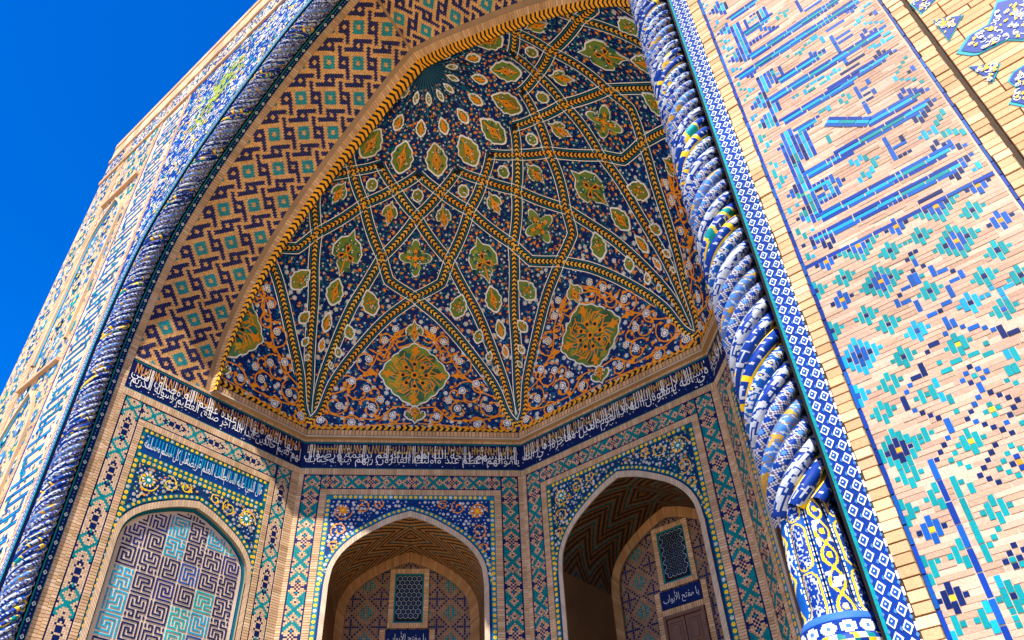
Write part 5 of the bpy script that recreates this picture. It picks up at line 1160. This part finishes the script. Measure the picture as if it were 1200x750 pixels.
    ip = MB(f); ip.boxes(uc - .56, uc + .56, 8.76, 9.20, H3, H3 + .03, NAVY2, .004); ip.rects(uc - .53, uc + .53, 8.79, 9.17, H3 + .034, NAVY2); write(ip, 'يا مفتح الأبواب', uc - .49, uc + .49, 8.82, 9.14, H3 + .040, WHI, 1.6); soldier(ip, uc - .72, uc - .57, 5.9, 9.2, False, H3 + .03, .062, (1.1, 1, .9, 1)); soldier(ip, uc + .57, uc + .72, 5.9, 9.2, False, H3 + .03, .062, (1.1, 1, .9, 1)); soldier(ip, uc - .57, uc + .57, 8.60, 8.75, True, H3 + .03, .062, (1.1, 1, .9, 1)); ip.build('inscription_panel', th)
    dr = MB(f); 
    for a, b, c_, d in ((-.56, -.48, 5.9, 8.59), (.48, .56, 5.9, 8.59), (-.48, .48, 8.50, 8.59)): dr.boxes(uc + a, uc + b, c_, d, H3, H3 + .09, col(.1, .05, .02), .005)
    do = dr.build('door', th, WOOD)
    for sg in (-1, 1):
        lf = MB(f); a, b = sorted((uc + sg * .01, uc + sg * .475)); lf.boxes(a, b, 5.9, 8.495, H3, H3 + .04, col(.1, .05, .02), .003)
        for z in (5.98, 6.75, 7.85):
            hgt = .68 if z < 6.7 else 1.0 if z < 7.8 else .56; lf.boxes(a + .06, b - .06, z, z + hgt, H3 + .04, H3 + .062, col(.1, .05, .02), .03); lf.boxes(a + .12, b - .12, z + .07, z + hgt - .07, H3 + .062, H3 + .08, col(.1, .05, .02), .02)
        lf.build('door_leaf', do, WOOD)
    return th
q2 = math.sqrt(.5)
PA = (SIDE / 2, 2.84, 2.37, 2.19, 2.0, 1.88, 11.46, 9.50)
YCOR = YC + SIDE / 2
T_left = ['لهم فيها نعيم مقيم', 'خالدين فيها أبدا إن الله', 'عنده أجر عظيم صدق الله', 'العظيم وصدق رسوله', 'النبي الكريم']
T_diag = ['بأموالهم وأنفسهم أعظم', 'درجة عند الله وأولئك', 'هم الفائزون يبشرهم ربهم', 'برحمة منه ورضوان وجنات']
T_back = ['في سبيل الله لا يستوون عند', 'الله والله لا يهدي القوم', 'الظالمين الذين آمنوا', 'وهاجروا وجاهدوا في سبيل الله']
T_rd = ['أجعلتم سقاية الحاج وعمارة', 'المسجد الحرام كمن آمن', 'بالله واليوم الآخر وجاهد']
niche_wall('sunlit side wall with a blind arch of square script beside the rope column', (X0 - HW, 5.80), (0, 1), (1, 0), YCOR - 5.80, T_left, (2.44, 2.34, 1.89, 1.74, 1.70, 1.58, 10.71, 9.30), blind=True, deep='Y')
niche_wall('angled wall with a zigzag-vaulted arch, next to the sunlit side wall', (X0 - HW, YCOR), (q2, q2), (q2, -q2), SIDE, T_diag, PA, deep='D')
niche_wall('shaded back wall with a deep arch, lattice window and brown wooden door', (X0 - SIDE / 2, YC + HW), (1, 0), (0, -1), SIDE, T_back, PA, deep='G')
niche_wall('narrow glimpse of angled wall half hidden by the vase of the thick rope column', (X0 + SIDE / 2, YC + HW), (q2, -q2), (-q2, -q2), SIDE, T_rd, PA, deep='D')
niche_wall('plain brick side wall behind the thick rope column', (X0 + HW, YCOR), (0, -1), (-1, 0), YCOR - 5.80, None, (2.44, 2.34, 1.89, 1.74, 1.70, 1.58, 10.71, 9.30), plain=True)

# cornice under the dome, one length for each side of the niche
def cornice_len(O, U, N, u0, u1, m0, m1):
    f = wall_map(O, U, N); mb = MB(f); t = math.tan(R(22.5))
    def lane(z0, z1, h0, h1, c):
        mb.polys([[(u0 + m0 * h0 * t, z0, h0), (u1 - m1 * h0 * t, z0, h0), (u1 - m1 * h1 * t, z1, h1), (u0 + m0 * h1 * t, z1, h1)]], c)
    lane(13.60, 13.60, .0, .15, BUFF[4] * .8); lane(13.60, 13.64, .15, .15, CREAMB); lane(13.64, 13.66, .15, .13, CREAMB); lane(13.66, 13.84, .13, .125, MORTAR * .4); lane(13.84, 14.04, .125, .115, BLK); lane(14.04, 14.04, .115, .0, NAVY)
    a = np.arange(u0 + m0 * .075, u1 - m1 * .075, .10); n = len(a)
    mb.polys(np.stack([np.stack([a + dx, np.full(n, z), np.full(n, h)], 1) for dx, z, h in ((0, 13.67, .138), (.078, 13.67, .138), (.078, 13.83, .133), (0, 13.83, .133))], 1), buffn(n) * np.array((1.1, .95, .75, 1)))
    a = np.arange(u0 + m0 * .07, u1 - m1 * .07 - .1, .17); n = len(a)
    for (z0, h0), (z1, h1), k0, k1 in (((13.85, .134), (13.94, .129), 0, .06), ((13.94, .129), (14.03, .124), .06, 0)):
        mb.polys(np.stack([np.stack([a + dx, np.full(n, z), np.full(n, h)], 1) for dx, z, h in ((k0, z0, h0), (k0 + .085, z0, h0), (k1 + .085, z1, h1), (k1, z1, h1))], 1), varn(ORA * np.array((1, 1.35, 1.5, 1)), n))
    mb.rects(u0 + m0 * .06, u1 - m1 * .06, 14.045, 14.075, .122, WHI)
    mb.build('chevron_cornice', dome)
cornice_len((X0 - HW, 5.80), (0, 1), (1, 0), 2.08, YCOR - 5.80, 0, 1); cornice_len((X0 - HW, YCOR), (q2, q2), (q2, -q2), 0, SIDE, 1, 1); cornice_len((X0 - SIDE / 2, YC + HW), (1, 0), (0, -1), 0, SIDE, 1, 1)
cornice_len((X0 + SIDE / 2, YC + HW), (q2, -q2), (-q2, -q2), 0, SIDE, 1, 1); cornice_len((X0 + HW, YCOR), (0, -1), (-1, 0), 0, YCOR - 7.88, 1, 0)
